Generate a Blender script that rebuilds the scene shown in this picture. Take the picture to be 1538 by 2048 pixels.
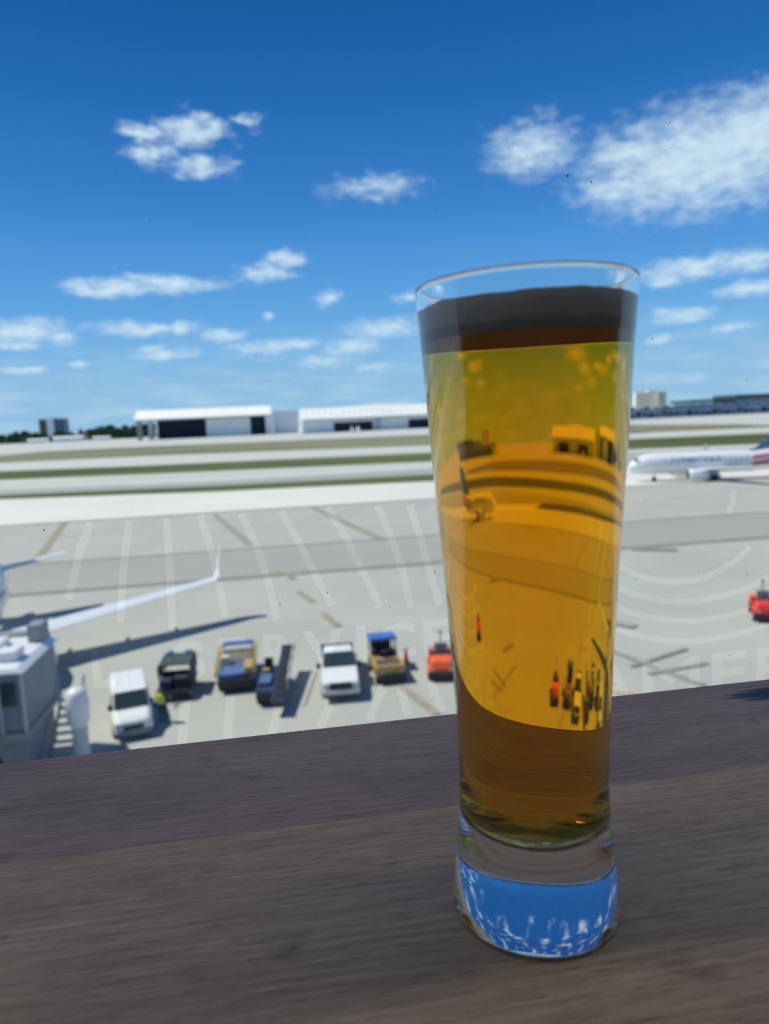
import bpy, bmesh, math, random
import numpy as np
from mathutils import Vector, Matrix, Euler, noise

for o in list(bpy.data.objects):
    bpy.data.objects.remove(o)
scene = bpy.context.scene
COL = scene.collection
R = math.radians
rnd = random.Random(7)

# ------------------------------------------------------------------ camera
TABLE_Z = 13.8214          # table top above the apron
cam_d = bpy.data.cameras.new('camera')
cam = bpy.data.objects.new('camera', cam_d)
COL.objects.link(cam)
scene.camera = cam
pitch, roll, yaw = math.atan(186 / 1400), R(2.6), R(8.55)
fw = Vector((math.cos(pitch) * math.sin(yaw), math.cos(pitch) * math.cos(yaw), -math.sin(pitch)))
rt0 = Vector((math.cos(yaw), -math.sin(yaw), 0))
up0 = rt0.cross(fw)
rt = rt0 * math.cos(roll) - up0 * math.sin(roll)
up = rt0 * math.sin(roll) + up0 * math.cos(roll)
m3 = Matrix((rt, up, -fw)).transposed()
cam.matrix_world = Matrix.Translation((0, 0, 14.0)) @ m3.to_4x4()
cam_d.lens = 24
cam_d.sensor_fit = 'HORIZONTAL'
cam_d.sensor_width = 24 * 1538 / 1400
cam_d.clip_start = 0.01
cam_d.clip_end = 20000
cam_d.dof.use_dof = True
cam_d.dof.focus_distance = 0.36
cam_d.dof.aperture_fstop = 9.5

# ------------------------------------------------------------------ exposure, render quality
vs = scene.view_settings
vs.view_transform = 'Standard'
vs.look = 'None'
vs.exposure = 0.0
vs.gamma = 1.0
vs.use_curve_mapping = False
cy = scene.cycles
cy.max_bounces = 14
cy.transmission_bounces = 14
cy.transparent_max_bounces = 16
cy.diffuse_bounces = 3
cy.glossy_bounces = 8
cy.use_denoising = True
cy.use_adaptive_sampling = True
cy.adaptive_threshold = 0.03

# ------------------------------------------------------------------ sky
CLOUDS = [  # azimuth, elevation, half width, half height (degrees), strength
(-8.03, 20.83, 1.60, 0.43, 1.00), (-4.63, 21.00, 2.27, 0.80, 1.10), (-7.81, 19.52, 1.50, 0.62, 1.00), (-4.28, 18.81, 2.15, 0.64, 1.00), (-0.70, 21.79, 1.69, 0.55, 0.60), 
(8.77, 17.42, 4.07, 0.93, 0.62), (21.06, 18.89, 3.10, 1.73, 0.90), (32.71, 16.66, 5.85, 2.56, 1.25), (26.98, 15.77, 2.59, 1.29, 0.90), (35.83, 17.61, 3.26, 2.17, 1.25), 
(27.68, 17.75, 2.39, 1.24, 1.00), (-13.35, 10.35, 1.37, 0.48, 1.00), (-11.11, 10.43, 2.12, 0.59, 1.10), (-7.52, 10.76, 3.89, 0.64, 1.00), (-0.33, 11.58, 1.54, 0.58, 1.05), 
(1.73, 12.45, 1.40, 0.50, 1.10), (1.59, 11.44, 1.17, 0.36, 0.90), (4.81, 9.55, 1.07, 0.56, 0.90), (-0.06, 8.30, 0.78, 0.30, 0.70), (-17.29, 7.24, 2.79, 0.89, 0.95), 
(-15.20, 6.91, 1.51, 0.56, 0.80), (-18.17, 6.37, 1.93, 0.34, 0.80), (-9.25, 7.56, 3.67, 0.54, 0.90), (-6.50, 7.62, 1.30, 0.51, 0.90), (-3.54, 6.94, 1.72, 0.52, 0.90), 
(-7.96, 5.60, 2.60, 0.52, 0.80), (-9.02, 5.98, 1.46, 0.44, 0.70), (0.06, 5.98, 3.54, 0.53, 0.80), (2.43, 6.18, 1.58, 0.46, 0.80), (9.25, 7.10, 2.99, 0.84, 0.85), 
(6.60, 5.87, 2.40, 0.69, 0.85), (4.34, 4.79, 2.80, 0.54, 0.70), (-14.04, 4.95, 0.68, 0.32, 0.80), (-17.71, 4.70, 1.96, 0.35, 0.70), (8.31, 4.12, 1.81, 0.55, 0.60), 
(11.14, 9.29, 1.19, 0.45, 0.80), (32.47, 9.74, 3.85, 0.74, 0.95), (36.00, 9.79, 2.14, 0.79, 0.95), (30.63, 9.09, 1.68, 0.55, 0.80), (36.04, 7.86, 2.15, 0.60, 0.85), 
(31.51, 6.48, 1.94, 0.60, 0.90), (30.15, 4.96, 1.03, 0.36, 0.80), (34.82, 5.36, 1.90, 0.42, 0.60), ]


def build_world():
    w = bpy.data.worlds.new('sky')
    scene.world = w
    w.use_nodes = True
    nt = w.node_tree
    nt.nodes.clear()
    N, L = nt.nodes.new, nt.links.new

    def val(s, v):
        if hasattr(v, 'links') or hasattr(v, 'is_linked'):
            L(v, s)
        else:
            s.default_value = v

    def math_(op, a, b=0.0, c=0.0, clamp=False):
        n = N('ShaderNodeMath')
        n.operation = op
        n.use_clamp = clamp
        val(n.inputs[0], a); val(n.inputs[1], b); val(n.inputs[2], c)
        return n.outputs[0]

    def vmath(op, a, b=(0, 0, 0), c=(0, 0, 0)):
        n = N('ShaderNodeVectorMath')
        n.operation = op
        val(n.inputs[0], a); val(n.inputs[1], b); val(n.inputs[2], c)
        return n.outputs['Value'] if op == 'LENGTH' else n.outputs[0]

    out = N('ShaderNodeOutputWorld')
    bg = N('ShaderNodeBackground')
    L(bg.outputs[0], out.inputs[0])
    tc = N('ShaderNodeTexCoord')
    nrm = vmath('NORMALIZE', tc.outputs['Generated'])
    sep = N('ShaderNodeSeparateXYZ')
    L(nrm, sep.inputs[0])
    X, Y, Z = sep.outputs
    ramp = N('ShaderNodeValToRGB')
    L(Z, ramp.inputs[0])
    cr = ramp.color_ramp
    stops = [(0.0, (.300, .520, .745)), (.058, (.262, .495, .735)), (.10, (.190, .445, .760)), (.15, (.122, .370, .745)), (.225, (.074, .282, .672)),
             (.284, (.043, .213, .575)), (.39, (.018, .143, .450)), (.479, (.010, .103, .345)), (.75, (.007, .075, .29)), (1.0, (.006, .062, .26))]
    while len(cr.elements) < len(stops):
        cr.elements.new(0.5)
    for e, (p, c) in zip(cr.elements, stops):
        e.position = p
        e.color = (*c, 1)
    DEG = 180 / math.pi
    az = math_('MULTIPLY', math_('ARCTAN2', X, Y), DEG)
    el = math_('MULTIPLY', math_('ARCSINE', Z), DEG)
    cb = N('ShaderNodeCombineXYZ')
    val(cb.inputs[0], az); val(cb.inputs[1], el)
    p = cb.outputs[0]
    nz = N('ShaderNodeTexNoise')
    nz.inputs['Scale'].default_value = 1.0
    nz.inputs['Detail'].default_value = 4
    nz.inputs['Roughness'].default_value = 0.6
    L(vmath('MULTIPLY', p, (0.45, 1.0, 1)), nz.inputs['Vector'])
    amp = math_('MULTIPLY_ADD', el, 0.075, 0.45)
    wv = vmath('SUBTRACT', nz.outputs['Color'], (0.5, 0.5, 0.5))
    sc = N('ShaderNodeVectorMath'); sc.operation = 'SCALE'
    L(vmath('MULTIPLY', wv, (2.4, 1.3, 0)), sc.inputs[0]); L(amp, sc.inputs['Scale'])
    q = vmath('ADD', p, sc.outputs[0])
    best = None
    for a, e, rx, ry, s in CLOUDS:
        v = vmath('MULTIPLY_ADD', q, (1 / rx, 1 / ry, 0), (-a / rx, -e / ry, 0))
        d = math_('MULTIPLY_ADD', vmath('LENGTH', v), -1.0, 0.35 + s)
        best = d if best is None else math_('MAXIMUM', best, d)
    # beyond the frame the same kind of scattered cumulus goes on, from one noise field
    nz3 = N('ShaderNodeTexNoise')
    nz3.inputs['Scale'].default_value = 1.0
    nz3.inputs['Detail'].default_value = 2
    cb3 = N('ShaderNodeCombineXYZ')
    val(cb3.inputs[0], math_('MULTIPLY', az, 0.16))
    val(cb3.inputs[1], math_('MULTIPLY', math_('POWER', math_('MAXIMUM', el, 0.1), 0.6), 1.5))
    L(cb3.outputs[0], nz3.inputs['Vector'])
    away = math_('MULTIPLY_ADD', math_('ABSOLUTE', math_('SUBTRACT', az, 8.55)), 0.12, -4.1, clamp=True)
    over = math_('MULTIPLY_ADD', el, 0.2, -6.6, clamp=True)
    field = math_('MULTIPLY_ADD', nz3.outputs[0], 5.0, -2.75)
    field = math_('ADD', field, math_('MULTIPLY_ADD', math_('MAXIMUM', away, over), 4.0, -4.0))
    best = math_('MAXIMUM', best, field)
    nz2 = N('ShaderNodeTexNoise')
    nz2.inputs['Scale'].default_value = 1.3
    nz2.inputs['Detail'].default_value = 5
    nz2.inputs['Roughness'].default_value = 0.62
    L(vmath('MULTIPLY', p, (0.6, 1.1, 1)), nz2.inputs['Vector'])
    body = math_('ADD', best, math_('MULTIPLY_ADD', nz2.outputs[0], 1.3, -0.70))
    mr = N('ShaderNodeMapRange')
    mr.interpolation_type = 'SMOOTHSTEP'
    L(body, mr.inputs[0])
    mr.inputs[1].default_value = -0.32
    mr.inputs[2].default_value = 1.3
    mix = N('ShaderNodeMix'); mix.data_type = 'RGBA'
    nz4 = N('ShaderNodeTexNoise')        # thin broken haze clouds low down
    nz4.inputs['Scale'].default_value = 1.0
    nz4.inputs['Detail'].default_value = 3
    L(vmath('MULTIPLY', p, (0.22, 1.25, 1)), nz4.inputs['Vector'])
    low = math_('MULTIPLY', math_('MULTIPLY_ADD', nz4.outputs[0], 3.2, -1.35, clamp=True), math_('MULTIPLY_ADD', el, -0.17, 1.35, clamp=True))
    dens = math_('MAXIMUM', math_('MULTIPLY', mr.outputs[0], 0.88), math_('MULTIPLY', low, 0.40))
    L(dens, mix.inputs[0])
    L(ramp.outputs[0], mix.inputs[6])
    cc = N('ShaderNodeValToRGB')
    L(math_('MULTIPLY_ADD', nz2.outputs[0], 0.9, 0.05), cc.inputs[0])
    cc.color_ramp.elements[0].position = 0.25
    cc.color_ramp.elements[0].color = (.47, .63, .80, 1)
    cc.color_ramp.elements[1].position = 0.62
    cc.color_ramp.elements[1].color = (.66, .82, .92, 1)
    L(cc.outputs[0], mix.inputs[7])
    L(mix.outputs[2], bg.inputs[0])
    bg.inputs[1].default_value = 1.06


build_world()
scene.world.cycles.sampling_method = 'MANUAL'
scene.world.cycles.sample_map_resolution = 256

# ------------------------------------------------------------------ sun: high, ahead and to the left
sun_d = bpy.data.lights.new('sun', 'SUN')
sun = bpy.data.objects.new('sun', sun_d)
COL.objects.link(sun)
SUN_EL = R(57)
sh = Vector((0.93, -0.36, 0)).normalized()                 # the way shadows fall on the apron
sun_dir = Vector((sh.x * math.cos(SUN_EL), sh.y * math.cos(SUN_EL), -math.sin(SUN_EL)))
sun.rotation_euler = sun_dir.to_track_quat('-Z', 'Y').to_euler()
sun.location = (-60, 40, 90)
sun_d.energy = 4.7
sun_d.color = (1.0, 0.93, 0.80)
sun_d.angle = R(0.53)

# ------------------------------------------------------------------ materials
MATS = {}


def mat(name, col=(.8, .8, .8), rough=0.5, metal=0.0, var=0.0, scale=3.0, stretch=(1, 1, 1), spec=0.5, coat=0.0):
    """principled material whose colour varies a little with a noise texture"""
    if name in MATS:
        return MATS[name]
    m = bpy.data.materials.new(name)
    m.use_nodes = True
    nt = m.node_tree
    b = nt.nodes['Principled BSDF']
    b.inputs['Roughness'].default_value = rough
    b.inputs['Metallic'].default_value = metal
    b.inputs['Specular IOR Level'].default_value = spec
    b.inputs['Coat Weight'].default_value = coat
    if True:
        tc = nt.nodes.new('ShaderNodeTexCoord')
        mp = nt.nodes.new('ShaderNodeMapping')
        mp.inputs['Scale'].default_value = stretch
        nz = nt.nodes.new('ShaderNodeTexNoise')
        nz.inputs['Scale'].default_value = scale
        nz.inputs['Detail'].default_value = 4
        rp = nt.nodes.new('ShaderNodeValToRGB')
        v = max(var, 0.03)
        rp.color_ramp.elements[0].position = 0.3
        rp.color_ramp.elements[1].position = 0.7
        rp.color_ramp.elements[0].color = (*[max(0, c * (1 - v)) for c in col], 1)
        rp.color_ramp.elements[1].color = (*[min(1, c * (1 + v)) for c in col], 1)
        nt.links.new(tc.outputs['Object'], mp.inputs[0])
        nt.links.new(mp.outputs[0], nz.inputs['Vector'])
        nt.links.new(nz.outputs[0], rp.inputs[0])
        nt.links.new(rp.outputs[0], b.inputs['Base Color'])
    MATS[name] = m
    return m


def clear_mat(name, col):
    m = bpy.data.materials.new(name)
    m.use_nodes = True
    nt = m.node_tree
    nt.nodes.clear()
    o = nt.nodes.new('ShaderNodeOutputMaterial')
    t = nt.nodes.new('ShaderNodeBsdfTransparent')
    t.inputs[0].default_value = (*col, 1)
    nt.links.new(t.outputs[0], o.inputs[0])
    MATS[name] = m
    return m


def glass_mat(name, ior, col=(1, 1, 1), volume=None):
    m = bpy.data.materials.new(name)
    m.use_nodes = True
    nt = m.node_tree
    b = nt.nodes['Principled BSDF']
    b.inputs['Base Color'].default_value = (*col, 1)
    b.inputs['Roughness'].default_value = 0.0
    b.inputs['IOR'].default_value = ior
    b.inputs['Transmission Weight'].default_value = 1.0
    if volume:
        v = nt.nodes.new('ShaderNodeVolumeAbsorption')
        v.inputs['Color'].default_value = (*volume[0], 1)
        v.inputs['Density'].default_value = volume[1]
        nt.links.new(v.outputs[0], nt.nodes['Material Output'].inputs['Volume'])
    MATS[name] = m
    return m


def wood_mat(name, dark, light, seed, stain=False):
    m = bpy.data.materials.new(name)
    m.use_nodes = True
    nt = m.node_tree
    N, L = nt.nodes.new, nt.links.new
    b = nt.nodes['Principled BSDF']
    tc = N('ShaderNodeTexCoord')

    def noise_(scale, stretch, detail=5, rough=.6, off=0):
        mp = N('ShaderNodeMapping')
        mp.inputs['Scale'].default_value = stretch
        mp.inputs['Location'].default_value = (seed * 3.1 + off, seed * 1.7, 0)
        L(tc.outputs['Object'], mp.inputs[0])
        n = N('ShaderNodeTexNoise')
        n.inputs['Scale'].default_value = scale
        n.inputs['Detail'].default_value = detail
        n.inputs['Roughness'].default_value = rough
        L(mp.outputs[0], n.inputs['Vector'])
        return n.outputs[0]
    grain = noise_(40, (0.6, 11, 4), 7, .68)
    broad = noise_(12, (0.35, 1.6, 1), 3, .5, 5)
    pores = noise_(170, (0.40, 5.5, 2), 4, .65, 9)
    smear = noise_(24, (1.0, 2.0, 1), 5, .65, 13)
    rp = N('ShaderNodeValToRGB')
    mx0 = N('ShaderNodeMath'); mx0.operation = 'MULTIPLY_ADD'
    L(broad, mx0.inputs[0]); mx0.inputs[1].default_value = 0.42
    mx1 = N('ShaderNodeMath'); mx1.operation = 'MULTIPLY'
    L(grain, mx1.inputs[0]); mx1.inputs[1].default_value = 0.64
    L(mx1.outputs[0], mx0.inputs[2])
    L(mx0.outputs[0], rp.inputs[0])
    rp.color_ramp.elements[0].position = 0.36
    rp.color_ramp.elements[0].color = (*dark, 1)
    rp.color_ramp.elements[1].position = 0.68
    rp.color_ramp.elements[1].color = (*light, 1)

    def darken(colsock, facsock, lo, hi, col):
        r2 = N('ShaderNodeMapRange')
        L(facsock, r2.inputs[0])
        r2.inputs[1].default_value = lo
        r2.inputs[2].default_value = hi
        r2.inputs[3].default_value = 0
        r2.inputs[4].default_value = 1
        mm = N('ShaderNodeMix'); mm.data_type = 'RGBA'
        L(r2.outputs[0], mm.inputs[0]); L(colsock, mm.inputs[6])
        mm.inputs[7].default_value = (*col, 1)
        return mm.outputs[2]
    c = darken(rp.outputs[0], pores, 0.55, 0.78, [x * .40 for x in dark])
    c = darken(c, smear, 0.60, 0.85, [x * .45 for x in dark])
    if stain:   # an ink-blue stain by the window edge
        g = N('ShaderNodeVectorMath'); g.operation = 'MULTIPLY_ADD'
        L(tc.outputs['Object'], g.inputs[0])
        g.inputs[1].default_value = (1 / .026, 1 / .0085, 0)
        g.inputs[2].default_value = (-.293 / .026, -.3735 / .0085, 0)
        ln = N('ShaderNodeVectorMath'); ln.operation = 'LENGTH'
        L(g.outputs[0], ln.inputs[0])
        ad = N('ShaderNodeMath'); ad.operation = 'MULTIPLY_ADD'
        L(grain, ad.inputs[0]); ad.inputs[1].default_value = 2.4
        L(ln.outputs[1], ad.inputs[2])
        c = darken(c, ad.outputs[0], 2.45, 1.9, (.012, .022, .065))
    L(c, b.inputs['Base Color'])
    rr = N('ShaderNodeMapRange')
    L(smear, rr.inputs[0])
    rr.inputs[3].default_value = .42
    rr.inputs[4].default_value = .62
    L(rr.outputs[0], b.inputs['Roughness'])
    b.inputs['Specular IOR Level'].default_value = 0.35
    bp = N('ShaderNodeBump')
    bp.inputs['Strength'].default_value = 0.4
    bp.inputs['Distance'].default_value = 0.0004
    L(grain, bp.inputs['Height'])
    L(bp.outputs[0], b.inputs['Normal'])
    MATS[name] = m
    return m


# ------------------------------------------------------------------ mesh building
class MB:
    def __init__(s):
        s.v, s.f = [], []

    def add(s, vs, fs):
        k = len(s.v)
        s.v += [tuple(v) for v in vs]
        s.f += [tuple(i + k for i in f) for f in fs]
        return s

    def hexa(s, b, t):
        """b, t: four points each, counter-clockwise from above"""
        return s.add(list(b) + list(t), [(3, 2, 1, 0), (4, 5, 6, 7), (0, 1, 5, 4), (1, 2, 6, 5), (2, 3, 7, 6), (3, 0, 4, 7)])

    def box(s, x0, x1, y0, y1, z0, z1):
        return s.hexa([(x0, y0, z0), (x1, y0, z0), (x1, y1, z0), (x0, y1, z0)], [(x0, y0, z1), (x1, y0, z1), (x1, y1, z1), (x0, y1, z1)])

    def frus(s, bot, z0, top, z1):
        (a, b, c, d), (e, f, g, h) = bot, top
        return s.hexa([(a, c, z0), (b, c, z0), (b, d, z0), (a, d, z0)], [(e, g, z1), (f, g, z1), (f, h, z1), (e, h, z1)])

    def slab(s, p, n, t):
        """a quad given by four corners, thickened by t along n"""
        n = Vector(n).normalized() * t
        return s.hexa([Vector(q) for q in p], [Vector(q) + n for q in p])

    def tube(s, p0, p1, r0, r1=None, n=12, caps=True):
        r1 = r0 if r1 is None else r1
        p0, p1 = Vector(p0), Vector(p1)
        d = (p1 - p0).normalized()
        a = d.orthogonal().normalized()
        b = d.cross(a)
        vs = [p0 + (a * math.cos(2 * math.pi * i / n) + b * math.sin(2 * math.pi * i / n)) * r0 for i in range(n)]
        vs += [p1 + (a * math.cos(2 * math.pi * i / n) + b * math.sin(2 * math.pi * i / n)) * r1 for i in range(n)]
        fs = [(i, (i + 1) % n, n + (i + 1) % n, n + i) for i in range(n)]
        if caps:
            fs += [tuple(reversed(range(n))), tuple(range(n, 2 * n))]
        return s.add(vs, fs)

    def rings(s, rings, close=True, caps=True):
        n = len(rings[0])
        vs = [p for r in rings for p in r]
        fs = []
        for k in range(len(rings) - 1):
            for i in range(n if close else n - 1):
                j = (i + 1) % n
                fs.append((k * n + i, k * n + j, (k + 1) * n + j, (k + 1) * n + i))
        if caps:
            fs += [tuple(reversed(range(n))), tuple(range((len(rings) - 1) * n, len(rings) * n))]
        return s.add(vs, fs)

    def lathe(s, prof, n=64, axis=(0, 0)):
        """closed solid from (r, z) points; r = 0 at an end gives a pole"""
        idx, k0 = [], len(s.v)
        for r, z in prof:
            if r <= 1e-7:
                idx.append([len(s.v)]); s.v.append((axis[0], axis[1], z))
            else:
                idx.append(list(range(len(s.v), len(s.v) + n)))
                s.v += [(axis[0] + r * math.cos(2 * math.pi * i / n), axis[1] + r * math.sin(2 * math.pi * i / n), z) for i in range(n)]
        for a, b in zip(idx, idx[1:]):
            for i in range(n):
                j = (i + 1) % n
                if len(a) == 1 and len(b) == 1:
                    continue
                if len(a) == 1:
                    s.f.append((a[0], b[j], b[i]))
                elif len(b) == 1:
                    s.f.append((a[i], a[j], b[0]))
                else:
                    s.f.append((a[i], a[j], b[j], b[i]))
        return s

    def prism(s, poly, z0, z1):
        n = len(poly)
        vs = [(x, y, z0) for x, y in poly] + [(x, y, z1) for x, y in poly]
        fs = [tuple(reversed(range(n))), tuple(range(n, 2 * n))] + [(i, (i + 1) % n, n + (i + 1) % n, n + i) for i in range(n)]
        return s.add(vs, fs)

    def build(s, name, material, parent=None, smooth=False, bevel=0.0, seg=2, fix=True):
        me = bpy.data.meshes.new(name)
        me.from_pydata(s.v, [], s.f)
        if fix:
            bm = bmesh.new()
            bm.from_mesh(me)
            bmesh.ops.recalc_face_normals(bm, faces=bm.faces)
            bm.to_mesh(me)
            bm.free()
        me.materials.append(material)
        if smooth:
            me.polygons.foreach_set('use_smooth', [True] * len(me.polygons))
        o = bpy.data.objects.new(name, me)
        COL.objects.link(o)
        if parent is not None:
            o.parent = parent
        if bevel:
            md = o.modifiers.new('bevel', 'BEVEL')
            md.width = bevel
            md.segments = seg
            md.limit_method = 'ANGLE'
            md.angle_limit = R(40)
        if smooth and bevel:
            pass
        return o


def thing(name, label, cat, loc=(0, 0, 0), rz=0, group=None):
    o = bpy.data.objects.new(name, None)
    o.empty_display_size = 0.3
    COL.objects.link(o)
    o.location = loc
    o.rotation_euler = (0, 0, rz)
    tag(o, label, cat, group)
    return o


def tag(o, label, cat, group=None):
    o['label'] = label
    o['category'] = cat
    if group:
        o['group'] = group
    return o


def struct(o):
    o['kind'] = 'structure'
    return o


def stuff(o, label, cat=None):
    o['kind'] = 'stuff'
    o['label'] = label
    if cat:
        o['category'] = cat
    return o


# ------------------------------------------------------------------ colours
M_conc = mat('apron concrete', (.60, .62, .575), .9, var=.06, scale=.05)
M_conc_near = mat('worn apron concrete', (.415, .435, .395), .9, var=.07, scale=.12)
M_far = mat('far weathered concrete', (.46, .485, .455), .9, var=.08, scale=.02, stretch=(.2, 1, 1))
M_asph = mat('grey taxi lane', (.345, .36, .335), .9, var=.05, scale=.1, stretch=(.2, 1, 1))
M_grass = mat('mown grass', (.100, .125, .062), 1, var=.25, scale=.03, stretch=(.3, 1, 1), spec=0)
M_dry = mat('dry grass', (.20, .215, .145), 1, var=.2, scale=.02, stretch=(.3, 1, 1), spec=0)
M_road = mat('pale service road', (.32, .335, .33), .9, var=.1, scale=.03, stretch=(.3, 1, 1))
M_mark_dark = mat('dark joint line', (.22, .225, .22), .9, var=.15, scale=1)
M_mark_tan = mat('worn tan line paint', (.32, .295, .225), .9, var=.15, scale=1)
M_mark_soot = mat('sooty tyre marks', (.30, .29, .285), .9, var=.2, scale=1)
M_white = mat('white paint', (.80, .83, .84), .35, coat=.3)
M_planew = mat('white aircraft paint', (.74, .78, .81), .3, coat=.3)
M_planeg = mat('silver aircraft paint', (.55, .60, .66), .3, coat=.3)
M_greyl = mat('light grey paint', (.50, .53, .56), .5)
M_grey = mat('mid grey steel', (.26, .29, .32), .5)
M_dark = mat('dark rubber', (.025, .027, .03), .8)
M_black = mat('black plastic', (.018, .02, .024), .5)
M_glass_d = mat('dark vehicle glass', (.035, .06, .065), .12)
M_navy = mat('navy paint', (.025, .045, .10), .5, var=.2)
M_blue = mat('bright blue canvas', (.05, .16, .50), .6, var=.1)
M_blue2 = mat('dusty blue paint', (.08, .15, .32), .6, var=.25, scale=2)
M_yellow = mat('yellow paint', (.50, .37, .10), .5, var=.15)
M_ochre = mat('ochre paint', (.48, .33, .11), .5, var=.15)
M_green = mat('dark green canvas', (.035, .075, .065), .7, var=.3)
M_orange = mat('orange red paint', (.85, .14, .035), .45, var=.1)
M_red = mat('red paint', (.70, .045, .035), .45, var=.1)
M_vest = mat('hi-vis yellow cloth', (.62, .72, .08), .8, var=.1)
M_skin = mat('skin', (.35, .2, .13), .6)
M_cloth = mat('dark work clothes', (.03, .035, .05), .9, var=.2)
M_hang = mat('white hangar cladding', (.80, .86, .87), .7, var=.04, scale=.05)
M_hangroof = mat('white hangar roof', (.88, .90, .86), .6, var=.04, scale=.05)
M_hole = mat('dark hangar interior', (.015, .025, .045), .9)
M_condo = mat('cream facade', (.80, .76, .64), .8)
M_bluegrey = mat('blue grey cladding', (.17, .24, .32), .7, var=.1, scale=.05)
M_brownw = mat('brown grey cladding', (.15, .14, .14), .7, var=.1, scale=.05)
M_roofd = mat('dark flat roof', (.05, .09, .11), .8, var=.1, scale=.05)
M_term = mat('far terminal cladding', (.22, .30, .40), .7, var=.2, scale=.06, stretch=(.4, 1, 1))
M_tree = mat('far tree leaves', (.035, .070, .040), 1, var=.4, scale=.08, spec=0)
M_wall = mat('interior wall paint', (.34, .32, .30), .9)
M_ceil = mat('ceiling paint', (.65, .63, .60), .9)
M_floor = mat('dark floor', (.20, .17, .15), .6, var=.2)
M_frame = mat('dark window frame', (.03, .03, .035), .5)
M_facade = mat('terminal facade panels', (.45, .46, .47), .7)
M_pane = clear_mat('window glass', (.975, .985, .978))
M_film = clear_mat('grey tinted film', (.945, .945, .948))
M_speck = mat('dirt speck', (.035, .035, .04), .9)
M_glass = glass_mat('clear drinking glass', 1.5)
M_beer = glass_mat('golden lager', 1.335, volume=((.9995, .838, .0), 112))
M_foam = mat('beer foam', (.62, .64, .645), .9, var=.04, scale=300)
_b = M_foam.node_tree.nodes['Principled BSDF']
_b.inputs['Specular IOR Level'].default_value = 0
_b.inputs['Subsurface Weight'].default_value = 0.0
_b.inputs['Subsurface Radius'].default_value = (1, 1, 1)
_b.inputs['Subsurface Scale'].default_value = .006
M_wood_far = wood_mat('plum brown wood', (.175, .130, .112), (.420, .330, .285), 1, stain=True)
M_wood_near = wood_mat('grey brown wood', (.220, .166, .118), (.520, .420, .305), 2)
M_steel = mat('black table steel', (.03, .03, .03), .5)

# ------------------------------------------------------------------ apron and airfield
def sheet(name, poly, z, material, thick=0.02):
    o = MB().prism(poly, z - thick, z).build(name, material)
    return struct(o)


struct(MB().box(-3500, 3500, 110, 168, -1.0, 0.0).build('ground', M_conc))
struct(MB().box(-3500, 3500, 168, 4000, -1.0, 0.0).build('ground', M_far))
struct(MB().box(-400, 400, -60, 117.2, -1.0, 0.015).build('ground', M_conc_near))


def ext(edge, left, right):
    """run an edge on past its end points to the given x"""
    (x0, y0), (x1, y1) = edge[0], edge[1]
    (x2, y2), (x3, y3) = edge[-2], edge[-1]
    k0, k1 = (y1 - y0) / (x1 - x0), (y3 - y2) / (x3 - x2)
    return [(left, y0 + k0 * (left - x0) * .4)] + list(edge) + [(right, y3 + k1 * (right - x3) * .4)]


def strip(name, top, bot, z, material):
    return sheet(name, list(bot) + list(reversed(top)), z, material, 0.05)


strip('field_grass', [(-191, 598), (-104, 600), (-4, 563), (113, 520), (288, 520), (306, 433)],
      [(-230, 425), (-148, 407), (-68, 397), (-3, 374), (75, 346), (205, 366), (280, 345)], 0.05, M_dry)
strip('field_grass', [(-191, 612), (-104, 610), (-4, 575), (113, 540), (288, 535)], [(-191, 596), (-104, 598), (-4, 562), (113, 519), (288, 519)], 0.06, M_grass)
strip('field_grass', [(-260, 436), (-148, 417), (-68, 406), (-3, 382), (75, 354), (205, 372)], [(-260, 424), (-148, 406), (-68, 396), (-3, 372), (75, 344), (205, 362)], 0.07, M_grass)
strip('verge_grass', [(-420, 352), (-110, 302), (-48, 284), (59, 270), (161, 296), (218, 285), (420, 270)],
      [(-420, 280), (-92, 244), (-41, 232), (49, 217), (123, 222), (168, 213), (420, 200)], 0.08, M_grass)
strip('service_road', [(-400, 240), (-76, 196), (-16, 184), (41, 186), (110, 205), (149, 195), (400, 180)],
      [(-400, 225), (-66, 179), (-15, 168), (36, 164), (100, 150), (149, 140), (400, 130)], 0.06, M_road)
strip('kerb_grass', [(-300, 212), (-66, 179), (-15, 170), (36, 167), (50, 165)], [(-300, 198), (-63, 168), (-14, 155.5), (33, 150), (50, 149)], 0.09, M_grass)
strip('taxi_lane', [(-400, 80.2), (400, 80.2)], [(-400, 65.0), (400, 65.0)], 0.045, M_asph)
for y0, y1 in ((64.3, 65.3), (79.7, 80.4), (116.7, 117.3)):
    strip('taxi_line', [(-400, y1), (400, y1)], [(-400, y0), (400, y0)], 0.06, M_mark_dark)


def stroke(name, p, q, w, material, z=0.065):
    p, q = Vector((*p, 0)), Vector((*q, 0))
    n = Vector((-(q - p).y, (q - p).x, 0)).normalized() * w / 2
    return sheet(name, [tuple((p - n)[:2]), tuple((q - n)[:2]), tuple((q + n)[:2]), tuple((p + n)[:2])], z, material, 0.01)


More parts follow.
